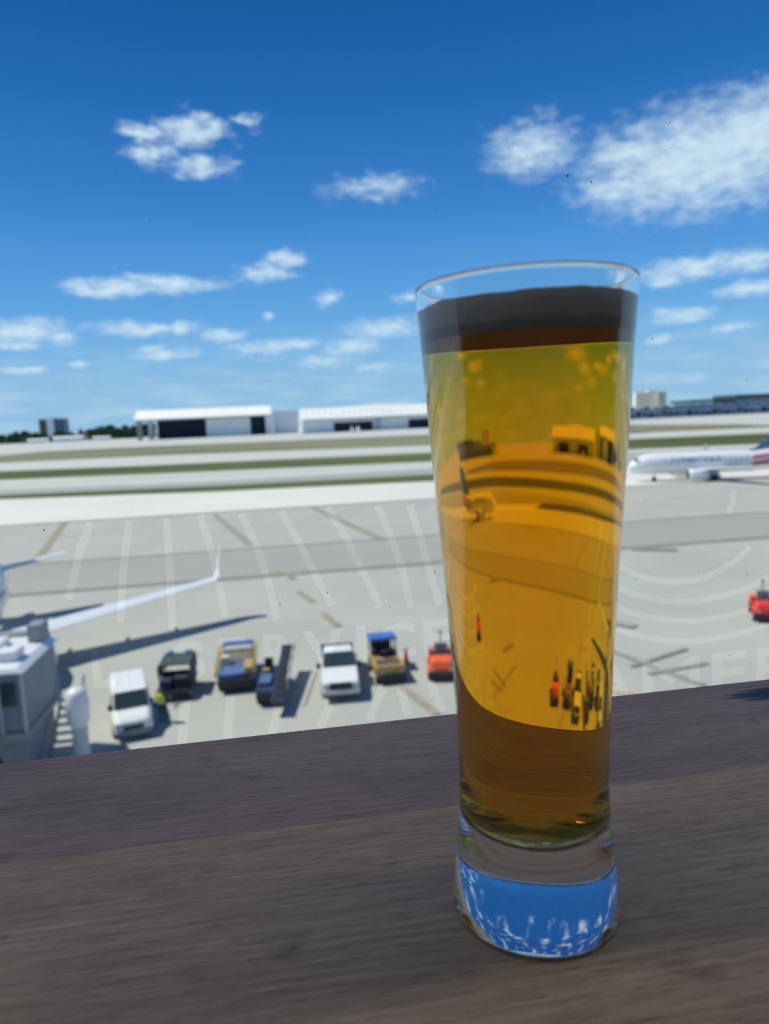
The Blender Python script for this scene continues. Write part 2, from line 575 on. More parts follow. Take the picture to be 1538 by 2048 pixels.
for p, q, w in (((-33.8, 116.5), (-27.1, 81.2), .95), ((-10.3, 113.9), (-3.7, 82.8), .9), ((5.4, 115.6), (11.4, 80.6), 1.0),
                ((-1.4, 65.6), (1.4, 65.0), 1.3), ((.5, 64.6), (.8, 62.5), .7), ((1.1, 57.6), (2.1, 53.8), .55), ((2.6, 50.4), (3.5, 46.5), .55),
                ((5.7, 34.8), (6.75, 30.9), .42), ((14.6, 66.0), (16.8, 64.2), 1.4)):
    stroke('painted_line', p, q, w, M_mark_tan)
for k, (p, q, w) in enumerate((((17.8, 39.2), (20.4, 30.8), .42), ((18.6, 33.0), (22.4, 33.6), .34), ((18.3, 34.2), (22.7, 36.0), .3), ((20.2, 43.2), (22.0, 40.6), .8),
                ((34.4, 64.2), (38.0, 62.2), 1.5))):
    stroke('tyre_mark', p, q, w, M_mark_soot, 0.075 + .012 * k)
stroke('painted_line', (15.6, 31.6), (17.6, 30.0), .35, mat('worn orange line paint', (.55, .40, .27), .9))

# ------------------------------------------------------------------ far buildings
def far_window_row(parent, x0, x1, y, z0, z1, n, material, name='window'):
    w = (x1 - x0) / n
    for i in range(n):
        MB().box(x0 + w * (i + .15), x0 + w * (i + .85), y - .4, y + .4, z0, z1).build(name, material, parent)


h = thing('hangar', 'long white flat-roofed hangar with wide dark open bay at its end', 'hangar', (-93, 1000, 0))
def hx(x): return x + 93
MB().hexa([(hx(-187), -8, 27), (hx(-3), -8, 27), (hx(-3), 80, 27), (hx(-187), 80, 27)], [(hx(-186), 14, 40), (hx(-4), 14, 40), (hx(-4), 70, 41), (hx(-186), 70, 41)]).build('roof', M_hangroof, h)
MB().box(hx(-93), hx(-33), 0, 78, 0, 27).build('door_panel', M_hang, h)
MB().box(hx(-12), hx(-3), 0, 78, 0, 27).build('wall', M_hang, h)
MB().box(hx(-93), hx(-33), -1.2, 0, 24.5, 27).build('door_track', M_greyl, h)
MB().box(hx(-160), hx(-92), 14, 78, 0, 27).build('bay', M_hole, h)
MB().box(hx(-34), hx(-11), 6, 78, 0, 27).build('bay', M_hole, h)
for x in (-182, -167):
    MB().box(hx(x) - 3, hx(x) + 3, 0, 6, 0, 27).build('pillar', M_greyl if x > -180 else M_grey, h)
MB().box(hx(-187), hx(-3), -8.4, -7, 25.5, 27.6).build('fascia', M_greyl, h)
a = thing('hangar_annex', 'plain white block between the two white hangars', 'building', (17.5, 1012, 0))
MB().box(-19, 16, 0, 60, 0, 31).build('wall', M_hang, a)
MB().box(-19.5, 16.5, -.5, 60, 31, 32).build('roof', M_hangroof, a)

h2 = thing('hangar', 'white hangar with bright ribbed roof and two dark doorways', 'hangar', (120, 900, 0))
def hx2(x): return x - 120
MB().box(hx2(39), hx2(236), 0, 70, 0, 17).build('wall', M_hang, h2)
for i in range(27):
    x = hx2(35) + i * 7.6
    zt = 31.5 + 1.6 * math.exp(-((i - 13) / 3.5) ** 2)
    MB().hexa([(x, -5, 17), (x + 7.2, -5, 17), (x + 7.2, 70, 17), (x, 70, 17)], [(x, 16, zt), (x + 7.2, 16, zt), (x + 7.2, 70, zt + 1), (x, 70, zt + 1)]).build('roof_panel', M_hangroof, h2)
MB().box(hx2(75), hx2(125), -.8, .5, 0, 12).build('doorway', M_hole, h2)
MB().box(hx2(172), hx2(215), -.8, .5, 0, 12).build('doorway', M_hole, h2)
MB().box(hx2(128), hx2(136), -1.5, .5, 0, 15).build('pillar', M_greyl, h2)
MB().box(hx2(35), hx2(236), -5.6, -5, 15.8, 17.6).build('fascia', M_greyl, h2)
MB().frus((hx2(33), hx2(39), -2, 40), 0, (hx2(35), hx2(39), -2, 40), 17).build('buttress', M_hangroof, h2)

for k, (x, lab) in enumerate(((94, 'small white private jet parked by the hangar doorway, slimmer one'), (104, 'small white private jet parked by the hangar doorway, wider one'))):
    j = thing('private_jet', lab, 'airplane', (x, 860 + 22 * k, 0))
    rr = 1.6 + .6 * k
    MB().rings([[(math.cos(t * math.pi / 6) * r, y, 2.6 + math.sin(t * math.pi / 6) * r) for t in range(12)] for y, r in ((-8, .2), (-6.5, rr * .8), (-3, rr), (5, rr), (9, .4))]).build('fuselage', M_white, j, smooth=True)
    MB().hexa([(-8, 0, 2), (8, 0, 2), (8, 2.2, 2), (-8, 2.2, 2)], [(-8, 0, 2.2), (8, 0, 2.2), (8, 2.2, 2.2), (-8, 2.2, 2.2)]).build('wing', M_white, j)
    MB().box(-.2, .2, 5, 9, 4, 8.2).build('tail_fin', M_white, j)
    for px, py in ((0, -5), (-1.6, 2), (1.6, 2)):
        MB().tube((px, py, 0), (px, py, 2), .35, n=8).build('landing_gear', M_grey, j)

t = thing('office_tower', 'square grey tower rising above the trees, dark and pale faces', 'building', (-440, 1500, 0), R(4))
MB().box(-24, -9, 0, 40, 0, 44).build('side_block', M_brownw, t)
MB().box(-9, 4, -3, 40, 0, 46).build('stair_core', M_hang, t)
MB().box(4, 24, 0, 40, 0, 44.5).build('side_block', M_bluegrey, t)
for k in range(6):
    far_window_row(t, 5, 23, -.2, 6 + k * 6.4, 8.6 + k * 6.4, 3, M_hole)
    far_window_row(t, -23, -10, -.2, 6 + k * 6.4, 8.6 + k * 6.4, 2, M_hole)
for k, (x, w, hh, lab) in enumerate(((-405, 16, 7, 'low white shed at the foot of the trees beside the tower'), (-355, 24, 9, 'low white warehouse at the foot of the trees, widest of them'), (-300, 14, 6, 'low white shed at the foot of the trees near the hangar'))):
    s_ = thing('shed', lab, 'building', (x, 1290, 0))
    MB().box(-w, w, 0, 12, 0, hh * .75).build('wall', M_hang, s_)
    MB().hexa([(-w - 1, -1, hh * .75), (w + 1, -1, hh * .75), (w + 1, 13, hh * .75), (-w - 1, 13, hh * .75)], [(-w - 1, 5, hh), (w + 1, 5, hh), (w + 1, 7, hh), (-w - 1, 7, hh)]).build('roof', M_hangroof, s_)

c = thing('condominium', 'cream apartment tower above the far terminal roof', 'building', (792, 1400, 0), R(-18))
MB().box(-30, -4, 0, 30, 0, 46).build('wing_block', M_condo, c)
MB().box(-4, 14, 3, 32, 0, 49).build('core_block', M_condo, c)
MB().box(14, 32, -2, 30, 0, 44).build('wing_block', M_condo, c)
for k in range(7):
    MB().box(-30, -5, -1.6, 0, 16.6 + k * 4.2, 18.2 + k * 4.2).build('balcony', mat('white balcony', (.8, .79, .74), .7), c)
    far_window_row(c, 15, 31, -2.2, 17 + k * 4.2, 19.4 + k * 4.2, 4, mat('grey window pane', (.2, .22, .23), .3))  # one even grey for all panes

T = thing('terminal_concourse', 'long blue-grey concourse along the horizon under the cream tower', 'building', (520, 800, 0))
MB().box(-96, 150, 0, 40, 0, 11).build('wall', M_term, T)
MB().box(-10, 150, 4, 44, 11, 15.5).build('upper_wall', M_term, T)
MB().box(-14, 46, 0, 46, 16.5, 20).build('roof', M_roofd, T)
MB().box(46, 170, 0, 46, 18.5, 24.0).build('roof', M_roofd, T)
MB().box(46, 170, 4, 44, 15, 18.5).build('clerestory', M_term, T)
for k in range(28):
    x = -94 + k * 8.4
    MB().box(x, x + 5.6, -.5, .5, 2 + (k % 3), 5 + (k * 7 % 4)).build('window', M_hole if k % 2 else M_navy, T)
for k in range(10):
    MB().box(-8 + k * 15, -8 + k * 15 + 10, 3.5, 4.5, 12, 14.5).build('window', mat('pale glass', (.42, .52, .62), .3), T)


def treeline(x0, x1, y, hlo, hhi, n, seed, label):
    r = random.Random(seed)
    mb = MB()
    for i in range(n):
        cx, cyy = x0 + (x1 - x0) * r.random(), y + r.uniform(-30, 30)
        hh = r.uniform(hlo, hhi)
        rad = hh * r.uniform(.35, .6)
        mb.tube((cx, cyy, 0), (cx, cyy, hh * .6), .8, .5, 5)
        for b in range(5):
            ox, oy, oz = r.uniform(-1, 1) * rad * .8, r.uniform(-1, 1) * rad * .5, r.uniform(.25, 1) * hh - rad * .5
            rb = rad * r.uniform(.4, .7)
            prof = []
            for k in range(5):
                a_ = math.pi * (k / 4 - .5)
                prof.append((max(0, math.cos(a_)) * rb * r.uniform(.8, 1.15) if 0 < k < 4 else 0, max(.2, oz + rb * .8 * math.sin(a_))))
            mb.lathe(prof, 7, (cx + ox, cyy + oy))
    return stuff(mb.build('treeline', M_tree, fix=False), label, 'trees')


treeline(-520, -250, 1365, 12, 24, 90, 3, 'dark green tree belt along the horizon left of the hangar')
treeline(-345, -240, 1450, 20, 28, 40, 4, 'taller dark trees close beside the long hangar')
treeline(585, 720, 1100, 10, 17, 60, 5, 'bluish trees along the horizon below the cream tower')

# ------------------------------------------------------------------ airliners
def ring(y, r, zc, n=24, sx=1.0):
    return [(math.cos(2 * math.pi * i / n) * r * sx, y, zc + math.sin(2 * math.pi * i / n) * r) for i in range(n)]


def foil(x, y, z, chord, th, up_=(0, 0, 1)):
    """closed aerofoil outline at span position x, leading edge at y, running back along -y"""
    u = Vector(up_)
    pts = []
    for f, t_ in ((0, 0), (.04, .5), (.15, .9), (.35, 1), (.65, .65), (1, .06), (1, -.06), (.65, -.35), (.35, -.55), (.15, -.55), (.04, -.35)):
        pts.append(Vector((x, y - f * chord, z)) + u * (t_ * th * chord))
    return pts


def airliner(name, label, loc, rz, Rf, nose, tail, zc, semi, sweep, wz0, wz1, white, winglet=True, engines=True, fin_mat=None, word=None):
    t = thing(name, label, 'airplane', loc, rz)
    L = nose - tail
    prof = [(nose, .05, -.35), (nose - .25, .28, -.34), (nose - .8, .55, -.28), (nose - 1.8, .80, -.16), (nose - 3.2, .95, -.05), (nose - 5, 1, 0),
            (tail + L * .34, 1, 0), (tail + L * .24, .93, .06), (tail + L * .12, .62, .30), (tail + L * .05, .38, .46), (tail, .14, .56)]
    rings_ = [ring(y, r * Rf, zc + dz * Rf) for y, r, dz in prof]
    fus = MB().rings(rings_).build('fuselage', white, t, smooth=True)
    for s in (-1, 1):
        # cockpit panes, following the hull
        def hull(y, phi, off=.02):
            ys, rs, ds = [q[0] for q in prof[::-1]], [q[1] for q in prof[::-1]], [q[2] for q in prof[::-1]]
            r_, d_ = float(np.interp(y, ys, rs)) * Rf + off, float(np.interp(y, ys, ds)) * Rf
            return Vector((s * r_ * math.sin(phi), y, zc + d_ + r_ * math.cos(phi)))
        for k in range(3):
            p0, p1 = R(4 + 22 * k), R(24 + 22 * k)
            ya, yb = nose - 1.05 - .12 * k, nose - 1.65 - .2 * k
            MB().slab([hull(ya, p0), hull(ya - .1, p1), hull(yb - .1, p1), hull(yb, p0)], (s * math.sin(p0), .5, math.cos(p0)), .02).build('cockpit_pane', M_glass_d, fus)
        root_c = Rf * 2.7
        kx, kc, ky = semi * .36, Rf * 1.85, -sweep * .34
        w = MB().rings([foil(s * Rf * .3, .3, wz0, root_c, .07), foil(s * Rf * .95, 0, wz0 + .05, root_c, .065), foil(s * kx, ky, wz0 + (wz1 - wz0) * .33, kc, .055), foil(s * semi, -sweep, wz1, Rf * .75, .05)]).build('wing', white, t, smooth=False)
        # flap track fairings
        for fx in (.3, .52, .72):
            yy = -sweep * (fx + .02) - (kc * (1.15 - fx))
            zz = wz0 + (wz1 - wz0) * fx - .18
            MB().rings([ring(yy + 1.2, .03, zz, 8), ring(yy + .5, .16, zz - .03, 8), ring(yy - .6, .14, zz - .03, 8), ring(yy - 1.4, .02, zz + .05, 8)], caps=True).build('flap_fairing', white, w).location = (s * semi * fx, 0, 0)
        if winglet:
            a1 = foil(s * semi, -sweep, wz1, Rf * .75, .05)
            a2 = foil(s * (semi + .28), -sweep - .45, wz1 + .5, Rf * .6, .05, (-s * .8, 0, .5))
            a3 = foil(s * (semi + .62), -sweep - 1.25, wz1 + 2.2, Rf * .32, .05, (-s, 0, .2))
            MB().rings([a1, a2, a3]).build('winglet', white, t)
        # tailplane
        ty = tail + L * .13
        MB().rings([foil(s * Rf * .2, ty, zc + Rf * .55, Rf * 1.7, .06), foil(s * Rf * 2.9, ty - Rf * 1.7, zc + Rf * .85, Rf * .7, .05)]).build('tailplane', white, t)
        if engines:
            ex, ez = s * semi * .28, wz0 - .62
            e = MB().rings([ring(2.6, .80, ez, 20), ring(2.75, .92, ez, 20), ring(2.3, 1.08, ez, 20), ring(.9, 1.12, ez, 20), ring(-.6, .85, ez, 20)]).build('engine', white, t, smooth=True)
            e.location = (ex, -sweep * .12, 0)
            MB().tube((0, 2.72, ez), (0, 2.80, ez), .78, n=20).build('intake', M_black, e)
            MB().rings([ring(-.5, .55, ez, 16), ring(-1.4, .25, ez, 16)]).build('exhaust', M_grey, e)
            MB().hexa([(-.12, 1.6, ez + .9), (.12, 1.6, ez + .9), (.12, -2.2, ez + .75), (-.12, -2.2, ez + .75)], [(-.1, .9, wz0 + .35), (.1, .9, wz0 + .35), (.1, -2.2, wz0 + .3), (-.1, -2.2, wz0 + .3)]).build('pylon', white, e)
        g = MB().tube((s * Rf * 1.7, -root_c * .62, .5), (s * Rf * 1.5, -root_c * .55, wz0), .14).build('landing_gear', M_grey, t)
        for k in (-.28, .28):
            MB().tube((s * Rf * 1.7 + k - .17, -root_c * .62, .55), (s * Rf * 1.7 + k + .17, -root_c * .62, .55), .55, n=16).build('wheel', M_dark, g)
    MB().tube((0, nose - 5.0, .4), (0, nose - 5.0, zc - Rf * .85), .10).build('landing_gear', M_grey, t)
    for k in (-.25, .25):
        MB().tube((k - .1, nose - 5.0, .38), (k + .1, nose - 5.0, .38), .38, n=14).build('nose_wheel', M_dark, t)
    fy = tail + L * (.345 if fin_mat else .29)
    fz = zc + Rf * .9
    fin = [[(-.16, fy, fz - .3), (.16, fy, fz - .3), (.16, tail + L * .02, fz - .5), (-.16, tail + L * .02, fz - .5)],
           [(-.14, fy - Rf * 1.3, fz + Rf * .75), (.14, fy - Rf * 1.3, fz + Rf * .75), (.12, tail + L * .015, fz + Rf * .6), (-.12, tail + L * .015, fz + Rf * .6)],
           [(-.08, fy - Rf * 3.4, fz + Rf * 3.0), (.08, fy - Rf * 3.4, fz + Rf * 3.0), (.05, tail - .3, fz + Rf * 3.0), (-.05, tail - .3, fz + Rf * 3.0)]]
    MB().rings([[Vector(p) for p in q] for q in fin]).build('tail_fin', fin_mat or white, t)
    for k in range(int((L * .5) / 1.05)):                     # cabin windows, both sides in a pair
        y = nose - 6.5 - k * 1.05
        for s in (-1, 1):
            MB().box(s * Rf * .955 - .05, s * Rf * .955 + .05, y - .13, y + .13, zc + Rf * .22, zc + Rf * .40).build('cabin_window', M_grey, fus)
    if fin_mat:
        yq = -10.5
        rr_ = [ring(yq + .02, Rf * 1.004, zc)] + [ring(y, r * Rf * 1.008, zc + dz * Rf) for y, r, dz in prof if y < yq]
        MB().rings(rr_).build('tail_section', fin_mat, t, smooth=True)
    if word:
        cu = bpy.data.curves.new('word', 'FONT')
        cu.body = word
        cu.size = 2.1
        cu.extrude = .01
        tmp = bpy.data.objects.new('word', cu)
        COL.objects.link(tmp)
        dg = bpy.context.evaluated_depsgraph_get()
        me = bpy.data.meshes.new_from_object(tmp.evaluated_get(dg))
        bpy.data.objects.remove(tmp)
        for v in me.vertices:                                  # wrap onto the port side of the hull
            ang = (v.co.y + .05) / Rf
            rr = Rf * 1.012 + v.co.z
            v.co = (-math.cos(ang) * rr, nose - 7.2 - v.co.x * 1.15, zc + math.sin(ang) * rr)
        me.materials.clear()
        me.materials.append(mat('airline lettering grey blue', (.10, .15, .22), .5))
        o = bpy.data.objects.new('lettering', me)
        COL.objects.link(o)
        o.parent = t
    return t


def tail_stripes():
    m = bpy.data.materials.new('striped tail paint')
    m.use_nodes = True
    nt = m.node_tree
    b = nt.nodes['Principled BSDF']
    b.inputs['Roughness'].default_value = .35
    tc = nt.nodes.new('ShaderNodeTexCoord')
    sp = nt.nodes.new('ShaderNodeSeparateXYZ')
    ad = nt.nodes.new('ShaderNodeMath'); ad.operation = 'MULTIPLY_ADD'
    mr = nt.nodes.new('ShaderNodeMapRange')
    rp = nt.nodes.new('ShaderNodeValToRGB')
    rp.color_ramp.interpolation = 'CONSTANT'
    nt.links.new(tc.outputs['Object'], sp.inputs[0])
    nt.links.new(sp.outputs[1], ad.inputs[0])
    ad.inputs[1].default_value = .12
    nt.links.new(sp.outputs[2], ad.inputs[2])
    nt.links.new(ad.outputs[0], mr.inputs[0])
    mr.inputs[1].default_value = 0.5
    mr.inputs[2].default_value = 8.5
    nt.links.new(mr.outputs[0], rp.inputs[0])
    red, wht, blu, lbl = (.55, .10, .12, 1), (.75, .78, .82, 1), (.03, .10, .24, 1), (.32, .45, .60, 1)
    st = [(0, wht), (.07, red), (.17, wht), (.22, (.62, .16, .18, 1)), (.31, wht), (.40, blu), (.47, lbl), (.50, blu), (.57, lbl), (.60, blu), (.68, lbl), (.71, blu), (.80, lbl), (.83, blu)]
    e = rp.color_ramp.elements
    while len(e) < len(st):
        e.new(.5)
    for el_, (p, c_) in zip(e, st):
        el_.position = p
        el_.color = c_
    nt.links.new(rp.outputs[0], b.inputs['Base Color'])
    return m


airliner('airliner', 'silver airliner parked nose-in at the gate, long wing with upturned tip', (-18.6, 40.6, 0.015), R(192), 1.75, 11, -18.5, 2.95, 15.5, 7.0, 1.75, 3.0, M_planew)
A2 = airliner('airliner', 'white and silver airliner taxiing past with red, white and blue striped tail', (76.9, 121.7, 0.0), R(76.4), 1.97, 11.5, -22.3, 3.35, 16.5, 7.6, 2.0, 3.4, M_planew, fin_mat=tail_stripes(), word='American')

# ------------------------------------------------------------------ jet bridge and column at the gate
jb = thing('jet_bridge', 'white passenger boarding bridge with grey cab reaching towards the parked airliner', 'jet bridge', (-.15, 0, 0.015))
tun = MB().hexa([(-13.1, 28.0, 2.7), (-11.0, 28.6, 2.7), (-13.6, 10, 2.9), (-15.7, 10, 2.9)][::-1], [(-13.1, 28.0, 5.2), (-11.0, 28.6, 5.2), (-13.6, 10, 5.4), (-15.7, 10, 5.4)][::-1]).build('tunnel', M_white, jb, bevel=.08)
for k in range(14):
    f = k / 14
    x = -11.0 - 2.6 * f + .04
    y = 28.6 - 18.6 * f
    MB().box(x - .05, x + .07, y - .9, y - .75, 2.75, 5.25).build('wall_rib', M_greyl, tun)
MB().box(-13.2, -9.75, 26.9, 31.2, 2.6, 2.9).build('cab_floor', M_grey, jb)
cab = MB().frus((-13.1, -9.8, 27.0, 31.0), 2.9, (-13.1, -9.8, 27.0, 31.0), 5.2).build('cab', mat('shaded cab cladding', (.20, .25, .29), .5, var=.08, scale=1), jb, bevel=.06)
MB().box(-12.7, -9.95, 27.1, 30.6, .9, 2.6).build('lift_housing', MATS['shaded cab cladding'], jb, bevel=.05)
MB().hexa([(-13.4, 26.8, 5.2), (-9.6, 26.8, 5.2), (-9.6, 31.4, 5.2), (-13.4, 31.4, 5.2)], [(-13.3, 27.0, 5.55), (-9.9, 27.0, 5.45), (-9.9, 31.2, 5.45), (-13.3, 31.2, 5.55)]).build('cab_roof', M_white, jb, bevel=.08)
MB().box(-12.4, -11.2, 28.6, 30.2, 5.5, 5.8).build('roof_unit', M_white, jb, bevel=.08)
MB().box(-10.9, -10.1, 27.6, 28.5, 5.45, 5.85).build('roof_vent', M_white, jb, bevel=.06)
MB().box(-10.5, -9.9, 30.0, 30.9, 5.45, 6.2).build('beacon_box', M_grey, jb, bevel=.05)
for k in range(4):
    MB().box(-12.6 + k * .68, -12.1 + k * .68, 26.93, 27.0, 3.95, 4.85).build('cab_window', M_glass_d, cab)
for k in range(5):
    MB().box(-13.15 + k * .82, -13.05 + k * .82, 26.92, 27.02, 2.9, 5.2).build('cab_rib', M_greyl, cab)
for k in range(6):
    y = 31.0 + k * .28
    MB().box(-13.3 - k * .15, -10.0 - k * .1, y, y + .2, 2.8, 5.6 - .05 * k).build('bellows_fold', M_grey, jb)
for x in (-12.6, -10.6):
    col_ = MB().box(x - .22, x + .22, 28.6, 29.1, .7, 2.7).build('drive_column', M_greyl, jb, bevel=.03)
MB().box(-12.9, -10.3, 28.5, 29.2, .6, .95).build('axle_beam', M_grey, jb, bevel=.03)
for x in (-12.9, -12.3, -10.9, -10.3):
    MB().tube((x - .15, 28.85, .5), (x + .15, 28.85, .5), .5, n=16).build('wheel', M_dark, jb)
MB().tube((-11.35, 26.85, 3.7), (-10.2, 26.3, .6), .09, n=8).build('cable_hose', M_black, jb)
MB().tube((-11.45, 26.8, 5.1), (-11.35, 26.85, 3.7), .09, n=8).build('cable_hose', M_black, jb)
# service stair down to the apron
for k in range(10):
    z = 2.6 - k * .26
    MB().box(-9.75 + k * .0, -8.75, 30.7 - k * .27, 30.95 - k * .27, z - .05, z).build('stair_tread', M_greyl, jb)
for x in (-9.78, -8.72):
    MB().hexa([(x - .03, 31.0, 2.35), (x + .03, 31.0, 2.35), (x + .03, 28.2, 0), (x - .03, 28.2, 0)], [(x - .03, 31.0, 2.65), (x + .03, 31.0, 2.65), (x + .03, 28.2, .25), (x - .03, 28.2, .25)]).build('stair_stringer', M_grey, jb)
    MB().tube((x, 31.0, 3.6), (x, 28.2, 1.2), .03, n=6).build('handrail', M_greyl, jb)
    for f in (0, .5, 1):
        MB().tube((x, 31 - 2.8 * f, 2.5 - 2.4 * f), (x, 31 - 2.8 * f, 3.6 - 2.4 * f), .025, n=6).build('rail_post', M_greyl, jb)

wc = thing('equipment_column', 'white round-headed column standing just in front of the boarding bridge stair', 'column', (-8.35, 27.9, 0.015))
MB().tube((0, 0, 0), (0, 0, 2.9), .31, .29, 20).build('pole', M_greyl, wc, smooth=False)
MB().lathe([(0, 2.65), (.34, 2.67), (.42, 2.8), (.44, 3.5), (.40, 3.85), (.27, 4.05), (0, 4.1)], 20).build('head', M_white, wc, smooth=True)
MB().tube((0, 0, 2.56), (0, 0, 2.68), .35, n=20).build('collar', M_white, wc)
MB().box(-.3, .3, -.3, .3, 0, .06).build('base_plate', M_grey, wc)

# ------------------------------------------------------------------ road vehicles
def wheel(parent, x, y, r, w, s):
    o = MB().tube((x - w / 2, y, r), (x + w / 2, y, r), r, n=18).build('wheel', M_dark, parent, bevel=.02)
    MB().tube((x + s * w * .5, y, r), (x + s * (w * .5 + .02), y, r), r * .55, n=14).build('hub', M_greyl, o)
    return o


def van():
    t = thing('cargo_van', 'white cargo van parked furthest to the left with a dark windscreen', 'van', (-7.75, 34.0, .015), R(194))
    W = .90
    body = MB().rings([[Vector((x, y, z)) for x, z in ((-W * k, z0), (-W * k, zm), (-W * kt, zt), (W * kt, zt), (W * k, zm), (W * k, z0))]
                       for y, k, kt, z0, zm, zt in ((-2.25, .94, .84, .35, 1.1, 1.78), (-2.1, 1, .88, .28, 1.1, 1.86), (.35, 1, .88, .28, 1.1, 1.86), (.75, 1, .84, .28, 1.1, 1.80), (1.35, 1, .80, .28, 1.05, 1.2), (2.05, .95, .76, .3, .8, 1.0), (2.3, .84, .70, .36, .7, .86))]).build('body', M_white, t, bevel=.07, seg=3)
    MB().slab([(-.70, .80, 1.79), (.70, .80, 1.79), (.76, 1.38, 1.23), (-.76, 1.38, 1.23)][::-1], (0, .7, .7), .03).build('windscreen', M_glass_d, t)
    for s in (-1, 1):
        MB().slab([(s * .885, .05, 1.18), (s * .885, 1.0, 1.18), (s * .80, .72, 1.66), (s * .80, .05, 1.68)], (s, 0, .2), .03).build('side_window', M_glass_d, t)
        MB().box(s * .93 - .09, s * .93 + .09, .95, 1.12, 1.12, 1.36).build('mirror', M_black, t, bevel=.02)
        MB().box(s * .62 - .16, s * .62 + .16, 2.16, 2.27, .68, .86).build('headlight', M_greyl, t, bevel=.03)
        for y in (-1.4, 1.5):
            wheel(t, s * .80, y, .33, .22, s)
    MB().box(-.45, .45, 2.22, 2.33, .52, .72).build('grille', M_black, t, bevel=.02)
    MB().box(-.80, .80, 2.18, 2.38, .26, .48).build('bumper', M_grey, t, bevel=.05)
    for x in (-.5, 0, .5):
        MB().box(x - .02, x + .02, -2.0, .2, 1.86, 1.89).build('roof_rib', M_white, t)
    return t


def pickup():
    t = thing('pickup_truck', 'white pickup truck with black grille facing the window, open bed behind its cab', 'pickup truck', (2.6, 36.4, .015), R(177))
    W = .98
    MB().rings([[Vector((x, y, z)) for x, z in ((-W * k, z0), (-W * k, .85), (-W * k * .93, zt), (W * k * .93, zt), (W * k, .85), (W * k, z0))]
                for y, k, z0, zt in ((.75, 1, .42, 1.18), (1.9, 1, .42, 1.14), (2.55, .97, .42, 1.08), (2.75, .92, .45, 1.0))]).build('hood', M_white, t, bevel=.06, seg=3)
    MB().box(-W, W, -1.0, .8, .42, 1.15).build('door_body', M_white, t, bevel=.05)
    MB().frus((-.90, .90, -.98, .95), 1.13, (-.74, .74, -.75, .18), 1.82).build('cab', M_white, t, bevel=.06, seg=3)
    MB().slab([(-.74, .24, 1.75), (.74, .24, 1.75), (.86, .90, 1.20), (-.86, .90, 1.20)][::-1], (0, .62, .75), .03).build('windscreen', M_glass_d, t)
    for s in (-1, 1):
        MB().slab([(s * .895, -.80, 1.20), (s * .895, .66, 1.20), (s * .775, .14, 1.72), (s * .775, -.66, 1.72)], (s, 0, .25), .02).build('side_window', M_glass_d, t)
        MB().box(s * W - .06, s * W + .0, -2.9, -1.0, .5, 1.2).build('bed_side', M_white, t, bevel=.03)
        MB().box(s * 1.08 - .11, s * 1.08 + .11, .55, .72, 1.08, 1.32).build('mirror', M_black, t, bevel=.02)
        MB().box(s * .74 - .16, s * .74 + .16, 2.66, 2.80, .74, .98).build('headlight', M_greyl, t, bevel=.03)
        for y in (-1.95, 1.75):
            wheel(t, s * .86, y, .40, .26, s)
    MB().box(-.92, .92, -2.85, -1.0, .5, .62).build('bed_floor', M_black, t)
    MB().box(-.94, .94, -2.95, -2.87, .5, 1.2).build('tailgate', M_black, t, bevel=.02)
    MB().box(-.94, .94, -1.06, -1.0, .6, 1.24).build('bed_front', M_black, t)
    MB().box(-.56, .56, 2.70, 2.82, .68, 1.0).build('grille', M_black, t, bevel=.03)
    MB().box(-.95, .95, 2.68, 2.92, .42, .64).build('bumper', M_greyl, t, bevel=.05)
    MB().box(-.5, .5, 2.74, 2.90, .30, .42).build('air_dam', M_black, t)
    return t


def cart():
    t = thing('baggage_cart', 'dark canopied baggage cart standing beside the white van', 'baggage cart', (-6.0, 37.3, .015), R(178))
    MB().box(-.85, .85, -1.4, 1.4, .40, .58).build('chassis', M_navy, t, bevel=.03)
    MB().box(-.80, .80, -1.35, 1.35, .58, .66).build('deck', M_black, t)
    MB().frus((-.88, .88, -1.45, .55), 1.62, (-.80, .80, -1.35, .45), 1.74).build('canopy', M_green, t, bevel=.04)
    for s in (-1, 1):
        for y in (-1.3, .42):
            MB().box(s * .80 - .03, s * .80 + .03, y - .03, y + .03, .6, 1.64).build('post', M_navy, t)
        MB().box(s * .86 - .02, s * .86 + .02, -1.4, .5, .95, 1.62).build('side_curtain', M_green, t)
        MB().frus((s * .5 - .2, s * .5 + .2, -1.44, -1.0), 1.74, (s * .5 - .15, s * .5 + .15, -1.4, -1.05), 1.86).build('canopy_box', M_blue2, t, bevel=.02)
        for y in (-1.0, 1.0):
            wheel(t, s * .72, y, .26, .18, s)
    for k, (x, y, z, sx, sy, sz, m_) in enumerate(((-.35, .85, .66, .35, .3, .5, M_cloth), (.4, .9, .66, .3, .35, .42, M_navy), (0, .3, .66, .7, .2, .6, M_black))):
        MB().box(x - sx, x + sx, y - sy, y + sy, z, z + sz).build('crate', m_, t, bevel=.04)
    MB().tube((0, 1.4, .45), (0, 2.3, .3), .04, n=8).build('tow_bar', M_black, t)
    MB().tube((-.3, 1.38, .45), (0, 1.9, .38), .03, n=8).build('tow_brace', M_black, t)
    MB().tube((.3, 1.38, .45), (0, 1.9, .38), .03, n=8).build('tow_brace', M_black, t)
    return t


